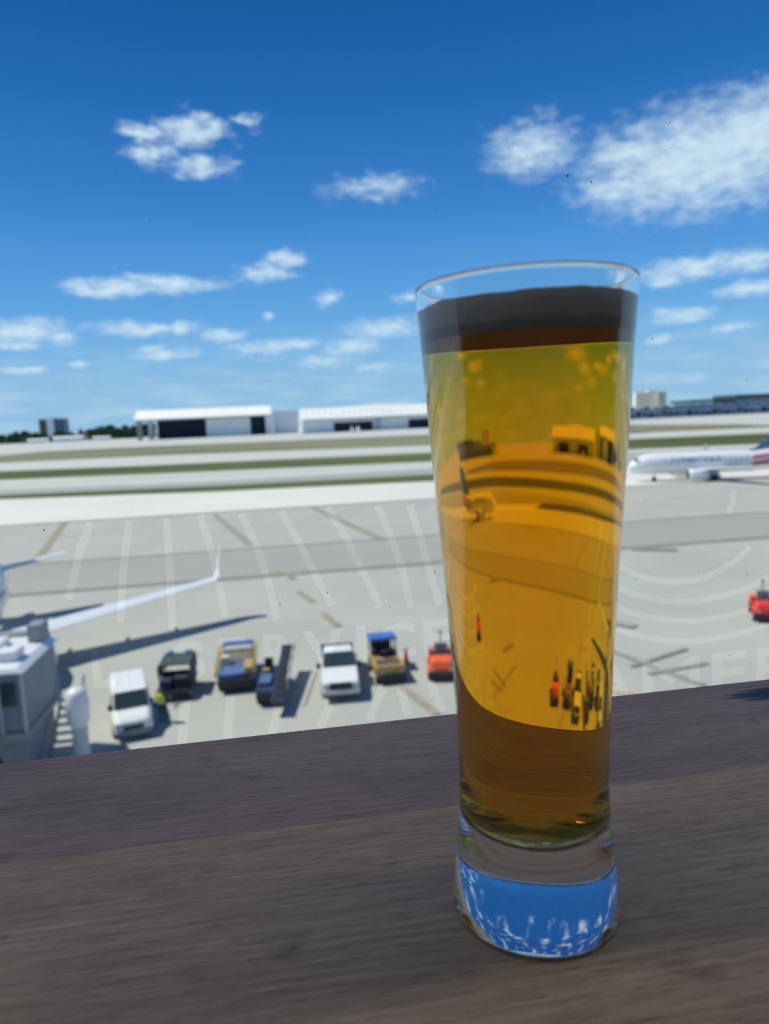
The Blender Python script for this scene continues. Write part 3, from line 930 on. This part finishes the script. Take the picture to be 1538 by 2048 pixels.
def loader():
    t = thing('cargo_loader', 'cargo loader with yellow side rails and dusty blue deck', 'cargo loader', (-2.9, 38.5, .015), R(180))
    MB().box(-.95, .95, -2.2, 2.2, .45, .75).build('chassis', M_navy, t, bevel=.04)
    MB().box(-.85, .85, -2.1, .3, .75, .92).build('rear_deck', M_black, t)
    for k in range(8):
        y = -1.95 + k * .28
        MB().tube((-.8, y, .98), (.8, y, .98), .06, n=10).build('roller', M_ochre if k in (3, 4) else M_grey, t)
    MB().box(-.55, .85, .3, 2.15, .75, 1.05).build('front_platform', M_blue2, t, bevel=.04)
    MB().box(-.95, -.45, .5, 1.9, .75, 1.25).build('engine_box', M_ochre, t, bevel=.05)
    MB().box(.35, .8, .25, .7, 1.05, 1.5).build('control_box', mat('cream box', (.62, .58, .45), .6), t, bevel=.03)
    MB().frus((-.9, .9, -2.25, -1.75), 1.35, (-.85, .85, -2.2, -1.8), 1.5).build('rear_hood', M_blue, t, bevel=.05)
    for x in (-.8, .8):
        MB().box(x - .04, x + .04, -2.05, -1.95, .75, 1.36).build('hood_post', M_navy, t)
    for s in (-1, 1):
        MB().box(s * 1.0 - .07, s * 1.0 + .07, -2.1, 2.0, .85, 1.10).build('side_rail', M_yellow, t, bevel=.03)
        MB().tube((s * 1.0, -1.9, 1.5), (s * 1.0, 1.8, 1.5), .035, n=8).build('guard_rail', M_yellow, t)
        for y in (-1.9, -.7, .5, 1.8):
            MB().tube((s * 1.0, y, 1.1), (s * 1.0, y, 1.5), .03, n=8).build('rail_post', M_yellow, t)
        for y in (-1.5, 1.5):
            wheel(t, s * .82, y, .36, .25, s)
    MB().box(-.9, .9, 2.2, 2.35, .3, .75).build('bumper', M_black, t, bevel=.04)
    return t


def belt_loader():
    t = thing('belt_loader', 'dark belt loader with sloping conveyor between the cargo loader and the pickup', 'belt loader', (-.75, 35.9, .015), R(174))
    MB().box(-.30, .85, -1.9, 1.9, .35, .80).build('chassis', M_navy, t, bevel=.06)
    MB().box(.15, .80, -.2, 1.2, .80, 1.0).build('engine_cover', M_blue2, t, bevel=.05)
    MB().box(.25, .72, -1.05, -.55, .80, 1.0).build('seat', M_black, t, bevel=.04)
    MB().box(.25, .72, -1.18, -1.05, .9, 1.5).build('seat_back', M_black, t, bevel=.04)
    MB().box(.35, .70, -.35, -.05, 1.0, 1.22).build('hazard_box', M_yellow, t, bevel=.03)
    MB().tube((.48, -.1, .95), (.48, -.3, 1.35), .025, n=8).build('steering_column', M_black, t)
    x0, x1 = -.75, -.05
    def bz(y): return 1.0 - .12 * y
    MB().hexa([(x0, -3.0, bz(-3.0)), (x1, -3.0, bz(-3.0)), (x1, 3.2, bz(3.2)), (x0, 3.2, bz(3.2))], [(x0, -3.0, bz(-3.0) + .14), (x1, -3.0, bz(-3.0) + .14), (x1, 3.2, bz(3.2) + .14), (x0, 3.2, bz(3.2) + .14)]).build('conveyor_frame', M_navy, t, bevel=.03)
    b = MB().hexa([(x0 + .08, -2.95, bz(-2.95) + .14), (x1 - .08, -2.95, bz(-2.95) + .14), (x1 - .08, 3.15, bz(3.15) + .14), (x0 + .08, 3.15, bz(3.15) + .14)], [(x0 + .08, -2.95, bz(-2.95) + .18), (x1 - .08, -2.95, bz(-2.95) + .18), (x1 - .08, 3.15, bz(3.15) + .18), (x0 + .08, 3.15, bz(3.15) + .18)]).build('conveyor_belt', M_black, t)
    MB().tube((x0, 3.2, bz(3.2) + .09), (x1, 3.2, bz(3.2) + .09), .11, n=12).build('end_roller', M_black, t)
    MB().tube((x0, -3.0, bz(-3) + .09), (x1, -3.0, bz(-3) + .09), .11, n=12).build('end_roller', M_black, t)
    xs = x0 - .02
    MB().tube((xs, -2.8, bz(-2.8) + .55), (xs, 1.9, bz(1.9) + .55), .035, n=8).build('handrail', mat('pale rail', (.62, .57, .55), .5), t)
    for y in (-2.8, -1.6, -.4, .8, 1.9):
        MB().tube((xs, y, bz(y)), (xs, y, bz(y) + .55), .028, n=8).build('rail_post', MATS['pale rail'], t)
    for s, x in ((1, .75), (-1, -.40)):
        for y in (-1.3, 1.35):
            wheel(t, x, y, .34, .22, s)
    MB().tube((-.4, -1.4, .6), (-.4, -2.2, bz(-2.2)), .05, n=8).build('lift_ram', M_greyl, t)
    MB().box(-.3, .8, 1.9, 2.05, .3, .7).build('bumper', M_black, t, bevel=.03)
    return t


def tractor(name, label, loc, rz, bodym, deckm, canopym=None, seatm=None, scale=1.0):
    t = thing(name, label, 'tow tractor', loc, rz)
    t.scale = (scale,) * 3
    MB().box(-.68, .68, -1.45, 1.35, .32, .62).build('chassis', bodym, t, bevel=.06)
    if canopym is not None:
        MB().box(-.62, .62, -1.35, .9, .62, .72).build('deck', deckm, t)
        for s in (-1, 1):
            MB().box(s * .64 - .05, s * .64 + .05, -1.3, 1.3, .62, .86).build('side_panel', bodym, t, bevel=.02)
        MB().box(-.68, .68, 1.15, 1.35, .62, .92).build('front_panel', bodym, t, bevel=.03)
        MB().frus((-.72, .72, -1.5, -.45), 1.58, (-.64, .64, -1.42, -.52), 1.74).build('canopy', canopym, t, bevel=.04)
        for x in (-.62, .62):
            for y in (-1.38, -.58):
                MB().tube((x, y, .7), (x, y, 1.6), .03, n=8).build('canopy_post', M_black, t)
        MB().box(-.5, .5, -1.25, -.85, .72, 1.0).build('seat', M_black, t, bevel=.04)
        MB().box(-.5, .5, -1.36, -1.24, .95, 1.4).build('seat_back', M_black, t, bevel=.04)
        for k in range(5):
            MB().box(-.55, .55, -.35 + k * .27, -.2 + k * .27, .72, .78 + .03 * (k % 2)).build('deck_slat', M_ochre if k < 2 else deckm, t)
    else:
        MB().frus((-.64, .64, .05, 1.35), .62, (-.52, .52, .15, 1.2), 1.02).build('hood', bodym, t, bevel=.06)
        MB().box(-.68, .68, -1.45, -.75, .62, .95).build('rear_body', seatm or bodym, t, bevel=.05)
        MB().box(-.34, .34, -.75, -.3, .62, .85).build('seat', M_black, t, bevel=.04)
        MB().box(-.34, .34, -.86, -.74, .8, 1.35).build('seat_back', M_grey, t, bevel=.04)
        for s in (-1, 1):
            MB().box(s * .66 - .08, s * .66 + .08, -.75, .1, .62, .78).build('fender', bodym, t, bevel=.03)
        MB().tube((0, -1.1, .95), (0, -1.1, 1.75), .03, n=8).build('beacon_pole', M_black, t)
        MB().tube((0, -1.1, 1.75), (0, -1.1, 1.9), .07, n=10).build('beacon', M_dark, t)
    MB().tube((0, .0, .8), (0, -.18, 1.12), .03, n=8).build('steering_column', M_black, t)
    MB().lathe([(.17, -.02), (.21, 0), (.17, .02), (.13, 0), (.17, -.02)], 16).build('steering_wheel', M_black, t).location = (0, -.2, 1.14)
    MB().box(-.66, .66, 1.34, 1.48, .22, .5).build('bumper', M_black, t, bevel=.04)
    MB().tube((0, -1.45, .42), (0, -1.62, .42), .06, n=8).build('tow_hook', M_black, t)
    for s in (-1, 1):
        for y in (-.95, .95):
            wheel(t, s * .62, y, .30, .22, s)
        MB().tube((s * .45, 1.33, .62), (s * .45, 1.38, .62), .08, n=10).build('headlight', M_greyl, t)
    return t


van(); pickup(); cart(); loader(); belt_loader()
tractor('baggage_tractor', 'ochre baggage tractor with bright blue canopy beside the red cone', (5.25, 36.8, .015), R(182), M_ochre, mat('brown deck', (.17, .14, .12), .8, var=.2), M_blue, scale=1.12)
tractor('tow_tractor', 'orange red tow tractor at the end of the vehicle row past the cone', (8.25, 36.3, .015), R(168), M_orange, M_grey, None, mat('dusty red paint', (.38, .16, .15), .6), scale=1.05)
tractor('tow_tractor', 'red tow tractor alone on the apron, cut by the photo edge', (31.0, 40.4, .015), R(150), M_red, M_orange, None, M_orange, scale=1.15)

cn = thing('traffic_cone', 'red traffic cone standing beside the blue-canopied tractor', 'cone', (6.62, 38.3, .015))
MB().box(-.22, .22, -.22, .22, 0, .05).build('base', M_black, cn, bevel=.02)
MB().lathe([(0, .05), (.17, .05), (.045, .92), (.03, .95), (0, .95)], 18).build('body', M_red, cn, smooth=False)
MB().lathe([(.118, .44), (.122, .44), (.094, .62), (.09, .62), (.118, .44)], 18).build('reflective_band', M_orange, cn)

# ------------------------------------------------------------------ ground worker by the van
def worker():
    t = thing('person', 'worker in a hi-vis yellow vest standing by the white van', 'person', (-6.2, 33.5, .015), R(160))
    pts = {'pelvis': (0, 0, .95, .135), 'belly': (0, .01, 1.12, .135), 'chest': (0, .015, 1.33, .155), 'neck': (0, .0, 1.50, .06), 'head': (0, .02, 1.60, .085), 'crown': (0, .02, 1.70, .085),
           'hipL': (-.10, 0, .88, .10), 'kneeL': (-.11, .03, .50, .065), 'ankL': (-.12, 0, .09, .045), 'toeL': (-.13, .16, .04, .04),
           'hipR': (.10, 0, .88, .10), 'kneeR': (.11, .03, .50, .065), 'ankR': (.12, 0, .09, .045), 'toeR': (.13, .16, .04, .04),
           'shL': (-.19, 0, 1.42, .065), 'elL': (-.26, -.02, 1.13, .048), 'wrL': (-.24, .12, .92, .034), 'haL': (-.235, .17, .86, .03),
           'shR': (.19, 0, 1.42, .065), 'elR': (.27, -.02, 1.14, .048), 'wrR': (.22, .14, .94, .034), 'haR': (.21, .19, .88, .03)}
    ed = [('pelvis', 'belly'), ('belly', 'chest'), ('chest', 'neck'), ('neck', 'head'), ('head', 'crown'), ('pelvis', 'hipL'), ('hipL', 'kneeL'), ('kneeL', 'ankL'), ('ankL', 'toeL'),
          ('pelvis', 'hipR'), ('hipR', 'kneeR'), ('kneeR', 'ankR'), ('ankR', 'toeR'), ('chest', 'shL'), ('shL', 'elL'), ('elL', 'wrL'), ('wrL', 'haL'), ('chest', 'shR'), ('shR', 'elR'), ('elR', 'wrR'), ('wrR', 'haR')]
    for s, wr in ((-1, 'haL'), (1, 'haR')):                        # fingers and thumb
        bx, by_, bz, _ = pts[wr]
        for k in range(4):
            n1, n2 = f'f{s}{k}a', f'f{s}{k}b'
            pts[n1] = (bx - s * .0 + (k - 1.5) * .018, by_ + .03, bz - .05, .009)
            pts[n2] = (bx + (k - 1.5) * .018, by_ + .03, bz - .085 - .008 * (k in (1, 2)), .008)
            ed += [(wr, n1), (n1, n2)]
        pts[f't{s}'] = (bx - s * .045, by_ + .02, bz - .03, .009)
        ed.append((wr, f't{s}'))
    names = list(pts)
    me = bpy.data.meshes.new('body')
    me.from_pydata([pts[n][:3] for n in names], [(names.index(a_), names.index(b_)) for a_, b_ in ed], [])
    o = bpy.data.objects.new('body', me)
    COL.objects.link(o)
    o.parent = t
    md = o.modifiers.new('skin', 'SKIN')
    sv = me.skin_vertices[0].data
    for i, n in enumerate(names):
        sv[i].radius = (pts[n][3],) * 2
        sv[i].use_root = (n == 'pelvis')
    sb = o.modifiers.new('smooth', 'SUBSURF')
    sb.levels = sb.render_levels = 2
    me.materials.append(M_cloth)
    ringv = lambda z, a_, b_, y=0: [(math.cos(2 * math.pi * i / 20) * a_, y + math.sin(2 * math.pi * i / 20) * b_, z) for i in range(20)]
    MB().rings([ringv(.93, .175, .155), ringv(1.12, .175, .16, .01), ringv(1.32, .205, .175, .015), ringv(1.43, .19, .13, .01), ringv(1.47, .09, .08, 0)], caps=False).build('vest', M_vest, t, smooth=True)
    MB().lathe([(0, 1.50), (.075, 1.52), (.088, 1.60), (.09, 1.68), (.06, 1.75), (0, 1.77)], 16, (0, .02)).build('head', M_skin, t, smooth=True)
    MB().frus((-.018, .018, .09, .125), 1.60, (-.01, .01, .09, .105), 1.65).build('nose', M_skin, t)
    for s in (-1, 1):
        MB().box(s * .033 - .012, s * .033 + .012, .098, .108, 1.645, 1.658).build('eye', M_black, t)
        MB().box(s * .092 - .008, s * .092 + .008, 0, .04, 1.60, 1.66).build('ear', M_skin, t)
    MB().box(-.025, .025, .098, .107, 1.565, 1.573).build('mouth', mat('lip', (.25, .09, .08), .6), t)
    MB().lathe([(.094, 1.68), (.097, 1.70), (.08, 1.765), (0, 1.79), (0, 1.785)], 16, (0, .015)).build('cap', M_cloth, t, smooth=True)


worker()

# ------------------------------------------------------------------ the room: shell and window
FL, CE = TABLE_Z - 1.06, TABLE_Z + 4.5
X0, X1, YB, YF = -7.0, 8.0, -5.0, .50
struct(MB().box(X0 - .2, X1 + .2, YB - .2, YF + .1, FL - .25, FL).build('floor', M_floor))
ceil_ = struct(MB().box(X0 - .2, X1 + .2, YB - .2, YF + .1, CE, CE + .25).build('ceiling', M_ceil))
MB().box(-2.75, 3.35, .18, .34, CE - .035, CE).build('fill_housing', M_greyl, ceil_)  # unseen casing that goes with the added fill strip
struct(MB().box(X0 - .2, X1 + .2, YF + .1, YF + 1.3, CE + .05, CE + .3).build('added_sun_blocker', M_facade))  # unseen slab, added to keep direct sun off the table
struct(MB().box(X0 - .2, X0, YB, YF, FL, CE).build('wall_left', M_wall))
struct(MB().box(X1, X1 + .2, YB, YF, FL, CE).build('wall_right', M_wall))
struct(MB().box(X0 - .2, X1 + .2, YB - .2, YB, FL, CE).build('wall_back', M_wall))
struct(MB().box(X0 - .2, X1 + .2, YF - .05, YF + .1, 0, TABLE_Z - .35).build('wall_front', M_facade))
# warm fill strip under the ceiling, out of view, added to brighten the table
cl_ = bpy.data.lights.new('fill_strip', 'AREA')
cl_.shape = 'RECTANGLE'
cl_.size, cl_.size_y = 6.0, .12
cl_.energy = 41
cl_.color = (1.0, .80, .58)
clo = bpy.data.objects.new('fill_strip', cl_)
COL.objects.link(clo)
clo.location = (.3, .26, CE - .045)
win = struct(MB().box(X0, X1, .470, .476, TABLE_Z - .30, CE - .06).build('window_1', M_pane))
fr = [(X0, X1, TABLE_Z - .36, TABLE_Z - .30), (X0, X1, CE - .06, CE)]
for a_, b_, c_, d_ in fr:
    MB().box(a_, b_, .455, .495, c_, d_).build('window_frame', M_frame, win)
for x in (X0 + .03, X1 - .03):
    MB().box(x - .03, x + .03, .455, .495, TABLE_Z - .36, CE).build('window_frame', M_frame, win)

# tinted film on the lower window, with lettering and stripes cut clear
FILM = {
'L1': [(-0.0966, 13.9421), (-0.1008, 13.9234), (-0.1053, 13.8972), (-0.1082, 13.8755)],
'L2': [(-0.0732, 13.9419), (-0.0739, 13.9147), (-0.0748, 13.8879), (-0.0756, 13.8668)],
'L3': [(-0.0519, 13.9424), (-0.0459, 13.916), (-0.0428, 13.892), (-0.0409, 13.8729)],
'L4': [(-0.0255, 13.942), (-0.0172, 13.9206), (-0.0112, 13.8962), (-0.0064, 13.8681)],
'L5': [(0.0007, 13.9423), (0.0119, 13.9185), (0.0222, 13.8936), (0.0314, 13.8746)],
'L6': [(0.0317, 13.9424), (0.0441, 13.9196), (0.0548, 13.8944), (0.0649, 13.8706)],
'L7': [(0.0657, 13.9415), (0.075, 13.9174), (0.082, 13.8923), (0.086, 13.8688)],
'L8': [(0.0882, 13.9408), (0.095, 13.916), (0.1011, 13.8908), (0.1068, 13.8688)],
'L0': [(-0.1206, 13.9424), (-0.1284, 13.9254), (-0.1348, 13.9062), (-0.1392, 13.8933)],
'D1': [(-0.0707, 13.8182), (-0.0741, 13.8009), (-0.0768, 13.7833)],
'D2': [(-0.0411, 13.8168), (-0.0433, 13.8045), (-0.0466, 13.7869)],
'D3': [(-0.0077, 13.8113), (-0.0107, 13.8008), (-0.015, 13.7875)],
'D4': [(0.0266, 13.8069), (0.0226, 13.7971), (0.0178, 13.7873)],
'D5': [(0.0652, 13.8152), (0.0593, 13.8041), (0.0525, 13.7882)],
'D6': [(0.0758, 13.8141), (0.0782, 13.802), (0.0813, 13.7897)],
'D7': [(0.0975, 13.8129), (0.1018, 13.8013), (0.1069, 13.7895)],
'A1': [(0.2418, 13.8859), (0.2558, 13.8781), (0.2691, 13.8737), (0.287, 13.8704), (0.3014, 13.8703), (0.3141, 13.8735), (0.3322, 13.8815), (0.3467, 13.8924)],
'A2': [(0.2413, 13.8692), (0.2603, 13.8617), (0.2781, 13.8568), (0.3007, 13.8544), (0.3236, 13.8564), (0.3466, 13.8614), (0.3619, 13.8688)],
'A3': [(0.2409, 13.8545), (0.2603, 13.8468), (0.2828, 13.8414), (0.3055, 13.8393), (0.3285, 13.8408), (0.347, 13.8439), (0.3625, 13.8496)],
'A4': [(0.24, 13.8388), (0.2604, 13.8309), (0.2784, 13.8266), (0.3012, 13.8236), (0.3242, 13.8245), (0.3475, 13.8276), (0.363, 13.8311)],
'A6': [(0.3319, 13.9364), (0.3312, 13.9273), (0.3277, 13.9191)],
}


def film():
    cu = bpy.data.curves.new('film', 'CURVE')
    cu.dimensions = '2D'
    cu.fill_mode = 'BOTH'
    cu.extrude = .0001

    def poly(pts):
        s = cu.splines.new('POLY')
        s.points.add(len(pts) - 1)
        for p, (x, z) in zip(s.points, pts):
            p.co = (x, z - 13.8, 0, 1)
        s.use_cyclic_u = True
    poly([(X0 + .06, TABLE_Z - .298), (X1 - .06, TABLE_Z - .298), (X1 - .06, 13.9445), (X0 + .06, 13.9445)])
    for k, pts in FILM.items():
        w = .0025 if k[0] == 'L' else .0032 if k[0] == 'D' else .0024
        left, right = [], []
        for i, (x, z) in enumerate(pts):
            a_ = Vector(pts[max(0, i - 1)]); b_ = Vector(pts[min(len(pts) - 1, i + 1)])
            d = (b_ - a_).normalized()
            n = Vector((-d.y, d.x)) * w
            left.append((x + n.x, z + n.y)); right.append((x - n.x, z - n.y))
        poly(left + right[::-1])

    def glyph(ch, x0, x1, z0, z1, bold=.0011):
        """one letter cut to fill the box x0..x1, z0..z1, its strokes thickened by bold on each side"""
        tcu = bpy.data.curves.new('glyph', 'FONT')
        tcu.body = ch
        to = bpy.data.objects.new('glyph', tcu)
        COL.objects.link(to)
        bpy.context.view_layer.objects.active = to
        to.select_set(True)
        bpy.ops.object.convert(target='CURVE')
        to = bpy.context.view_layer.objects.active
        loops = []
        for sp_ in to.data.splines:
            pts = []
            if sp_.type == 'BEZIER':
                n = len(sp_.bezier_points)
                for i in range(n):
                    p, q = sp_.bezier_points[i], sp_.bezier_points[(i + 1) % n]
                    for k in range(5):
                        t_ = k / 5
                        pts.append(p.co * (1 - t_) ** 3 + p.handle_right * 3 * t_ * (1 - t_) ** 2 + q.handle_left * 3 * t_ ** 2 * (1 - t_) + q.co * t_ ** 3)
            else:
                pts = [p.co for p in sp_.points]
            loops.append([(p[0], p[1]) for p in pts])
        bpy.data.objects.remove(to)
        ax = [p[0] for l in loops for p in l]
        ay = [p[1] for l in loops for p in l]
        bx, by_ = min(ax), min(ay)
        kx, ky = (x1 - x0 - 2 * bold) / (max(ax) - bx), (z1 - z0 - 2 * bold) / (max(ay) - by_)
        loops = [[(x0 + bold + (a_ - bx) * kx, z0 + bold + (b_ - by_) * ky) for a_, b_ in l] for l in loops]
        area = lambda l: sum(l[k][0] * l[(k + 1) % len(l)][1] - l[(k + 1) % len(l)][0] * l[k][1] for k in range(len(l)))
        sign = 1 if area(max(loops, key=lambda l: abs(area(l)))) > 0 else -1
        for l in loops:
            c_ = []
            for p in l:
                if not c_ or abs(p[0] - c_[-1][0]) + abs(p[1] - c_[-1][1]) > 3e-5:
                    c_.append(p)
            if abs(c_[0][0] - c_[-1][0]) + abs(c_[0][1] - c_[-1][1]) < 3e-5:
                c_.pop()
            out = []
            n = len(c_)
            for k in range(n):
                a_, b_, d_ = Vector(c_[k - 1]), Vector(c_[k]), Vector(c_[(k + 1) % n])
                e1, e2 = (b_ - a_).normalized(), (d_ - b_).normalized()
                n1, n2 = Vector((e1.y, -e1.x)), Vector((e2.y, -e2.x))
                m_ = n1 + n2
                m_ = m_ / max(.5, 1 + n1.dot(n2))
                out.append(tuple(b_ + m_ * bold * sign))
            poly(out)
    for ch, a_, b_ in (('L', -.1290, -.1150), ('S', -.0770, -.0560), ('E', -.0470, -.0280), ('R', -.0175, .0035), ('V', .0100, .0375), ('I', .0470, .0540), ('C', .0625, .0885), ('E', .0945, .1140)):
        glyph(ch, a_, b_, 13.8318, 13.8585)
    for ch, a_, b_ in (('A', .2200, .2525), ('M', .2600, .3070), ('E', .3165, .3460), ('R', .3545, .3840)):
        glyph(ch, a_, b_, 13.7800, 13.8125)
    o = bpy.data.objects.new('film', cu)
    COL.objects.link(o)
    dg = bpy.context.evaluated_depsgraph_get()
    me = bpy.data.meshes.new_from_object(o.evaluated_get(dg))
    bpy.data.objects.remove(o)
    for v in me.vertices:
        v.co = (v.co.x, .4692 - v.co.z, v.co.y + 13.8)
    me.materials.clear()
    me.materials.append(M_film)
    o = bpy.data.objects.new('window_film', me)
    COL.objects.link(o)
    o.parent = win
    o['label'] = 'faint grey film with clear lettering, stripes and arcs'


film()

SPECKS = [(0.205, 14.156), (0.2221, 14.1522), (0.1138, 14.1349), (-0.0941, 13.9496), (-0.1492, 13.9396), (-0.0088, 14.0447), (0.0005, 14.0252), (0.267, 14.0476), (0.3405, 14.0162), (0.3502, 13.9851), (0.255, 13.8752), (0.3048, 13.8769), (0.3191, 13.8743), (0.345, 13.8711), (0.2618, 13.9333), (0.0234, 13.8826), (0.0286, 13.8839), (0.004, 14.1023), (0.0545, 14.1465), (0.2789, 14.1909), (0.0714, 13.8696), (-0.002, 13.883), (-0.0041, 13.878), (-0.1304, 14.117), (0.2754, 14.1732), (0.3319, 13.8097), (0.101, 13.7997), (-0.0861, 14.1548), (0.1043, 13.892), (-0.0678, 14.1285)]
mb = MB()
for k, (x, z) in enumerate(SPECKS):
    r = (.00022, .00042, .0003)[k % 3] if k > 1 else .0006
    n = 7
    mb.rings([[(x + math.cos(2 * math.pi * i / n) * r * (1.4 if k % 4 == 0 else 1), y, z + math.sin(2 * math.pi * i / n) * r) for i in range(n)] for y in (.4697, .4694)])
sp = mb.build('dirt_speck', M_speck, win)
sp['kind'] = 'stuff'

# ------------------------------------------------------------------ the bar table
tb = thing('bar_table', 'dark wooden bar table running along the window, beer glass on top', 'table', (0, 0, TABLE_Z))
TX0, TX1 = -1.3, 1.7
for name_, y0, y1, m_ in (('plank', .2959, .3953, M_wood_far), ('plank', .060, .2959, M_wood_near), ('plank', -.040, .0597, M_wood_far), ('plank', -.20, -.0403, M_wood_near)):
    o = MB().box(TX0, TX1, y0, y1, -.036, 0).build(name_, m_, tb, bevel=.0022 if y1 > .39 else .00015, seg=3)
    if y1 > .39:
        o.modifiers['bevel'].limit_method = 'WEIGHT'
        bw = o.data.attributes.new('bevel_weight_edge', 'FLOAT', 'EDGE')
        for e_ in o.data.edges:
            a_, b_ = (o.data.vertices[k].co for k in e_.vertices)
            bw.data[e_.index].value = 1.0 if a_.y > .39 and b_.y > .39 and abs(a_.x - b_.x) > 1 else .05
MB().box(TX0 + .1, TX1 - .1, .06, .12, -.10, -.036).build('rail', M_steel, tb)
for x in (TX0 + .3, TX1 - .3):
    MB().box(x - .03, x + .03, .06, .12, -1.06, -.10).build('leg', M_steel, tb)
    MB().box(x - .25, x + .25, -.16, .34, -1.06, -1.045).build('foot', M_steel, tb)

# ------------------------------------------------------------------ the beer
RZ = np.array([(0.0, .0298), (.0032, .0302), (.0128, .0291), (.0224, .0280), (.0319, .0270), (.0415, .02645), (.049, .0262), (.0603, .0264), (.0789, .0270), (.0971, .02795), (.115, .0289), (.1324, .0300), (.1495, .0312), (.1663, .03235), (.1827, .0333), (.1988, .0343), (.2114, .0353), (.22, .0360)])


def r_out(z):
    z_, r_ = RZ[:, 0], RZ[:, 1]
    ker = np.linspace(-.006, .006, 9)
    return float(np.mean(np.interp(np.clip(z + ker, 0, .22), z_, r_)))


def wall_t(z):
    return float(np.interp(z, [.03, .05, .09, .16, .22], [.0034, .0030, .0027, .0023, .0019]))


bg_ = thing('beer_glass', 'tall flared beer glass of golden lager with foam on the wooden table', 'beer glass', (.0837, .2269, TABLE_Z + .0001))
zo = np.concatenate([np.linspace(.0025, .06, 24), np.linspace(.064, .2178, 36)])
prof = [(0, .0010), (.014, .00095), (.0262, .0008), (.0270, .0006), (.0276, .0001), (.0281, 0.0), (.0289, .0003), (.0296, .0011)]
prof += [(r_out(z), float(z)) for z in zo]
rt_, it_ = r_out(.2185), r_out(.2185) - wall_t(.22)
cm, cr_ = (rt_ + it_) / 2, (rt_ - it_) / 2
prof += [(cm + cr_ * math.cos(a), .2190 + cr_ * math.sin(a)) for a in np.linspace(.15, math.pi - .15, 7)]


def cavity(off=0.0, ztop=.2178):
    zi = np.concatenate([np.linspace(ztop, .064, 36), np.linspace(.060, .0415, 10)])
    p = [(r_out(z) - wall_t(z) + off, float(z)) for z in zi]
    r0 = r_out(.0405) - wall_t(.0405) + off
    p += [(r0 - .0002, .0395), (r0 - .0009, .0372 - off), (r0 - .0024, .0350 - off), (r0 - .0046, .0336 - off), (r0 - .0085, .0326 - off), (r0 - .0145, .0320 - off), (0, .0317 - off)]
    return p


MB().lathe(prof + cavity(), 128).build('glass', M_glass, bg_, smooth=True)
BEER_TOP = .2056
MB().lathe([(0, BEER_TOP), (.01, BEER_TOP), (.02, BEER_TOP)] + [(r_out(BEER_TOP) - wall_t(BEER_TOP) - .001, BEER_TOP)] + cavity(.00016, BEER_TOP), 128).build('beer', M_beer, bg_, smooth=True)
# foam: bumpy on top
nf = 96
fz0, fz1 = BEER_TOP - .0032, .2128
rg = []
for r_f, z in ((.0, fz0), (.5, fz0), (.99, fz0), (.9995, fz0), (1.0, fz0 + .00002), (1.0, fz0 + .0003), (1.0, .2045), (1.0, .2075), (1.0, .2100), (1.0, fz1), (.985, fz1 + .0004), (.93, fz1 + .0003), (.75, fz1), (.5, fz1 + .0002), (.2, fz1)):
    row = []
    for i in range(nf):
        a = 2 * math.pi * i / nf
        rr = (r_out(z) - wall_t(z) + .00008) * max(r_f, .02)
        bump = 0
        if z > .211:
            bump = .0007 * (noise.noise(Vector((math.cos(a) * 3 * max(r_f, .1), math.sin(a) * 3 * max(r_f, .1), 1.3))) + .5 * noise.noise(Vector((math.cos(a) * 9 * r_f, math.sin(a) * 9 * r_f, 4))))
        row.append((rr * math.cos(a), rr * math.sin(a), z + bump))
    rg.append(row)
MB().rings(rg).build('foam', M_foam, bg_, smooth=True)
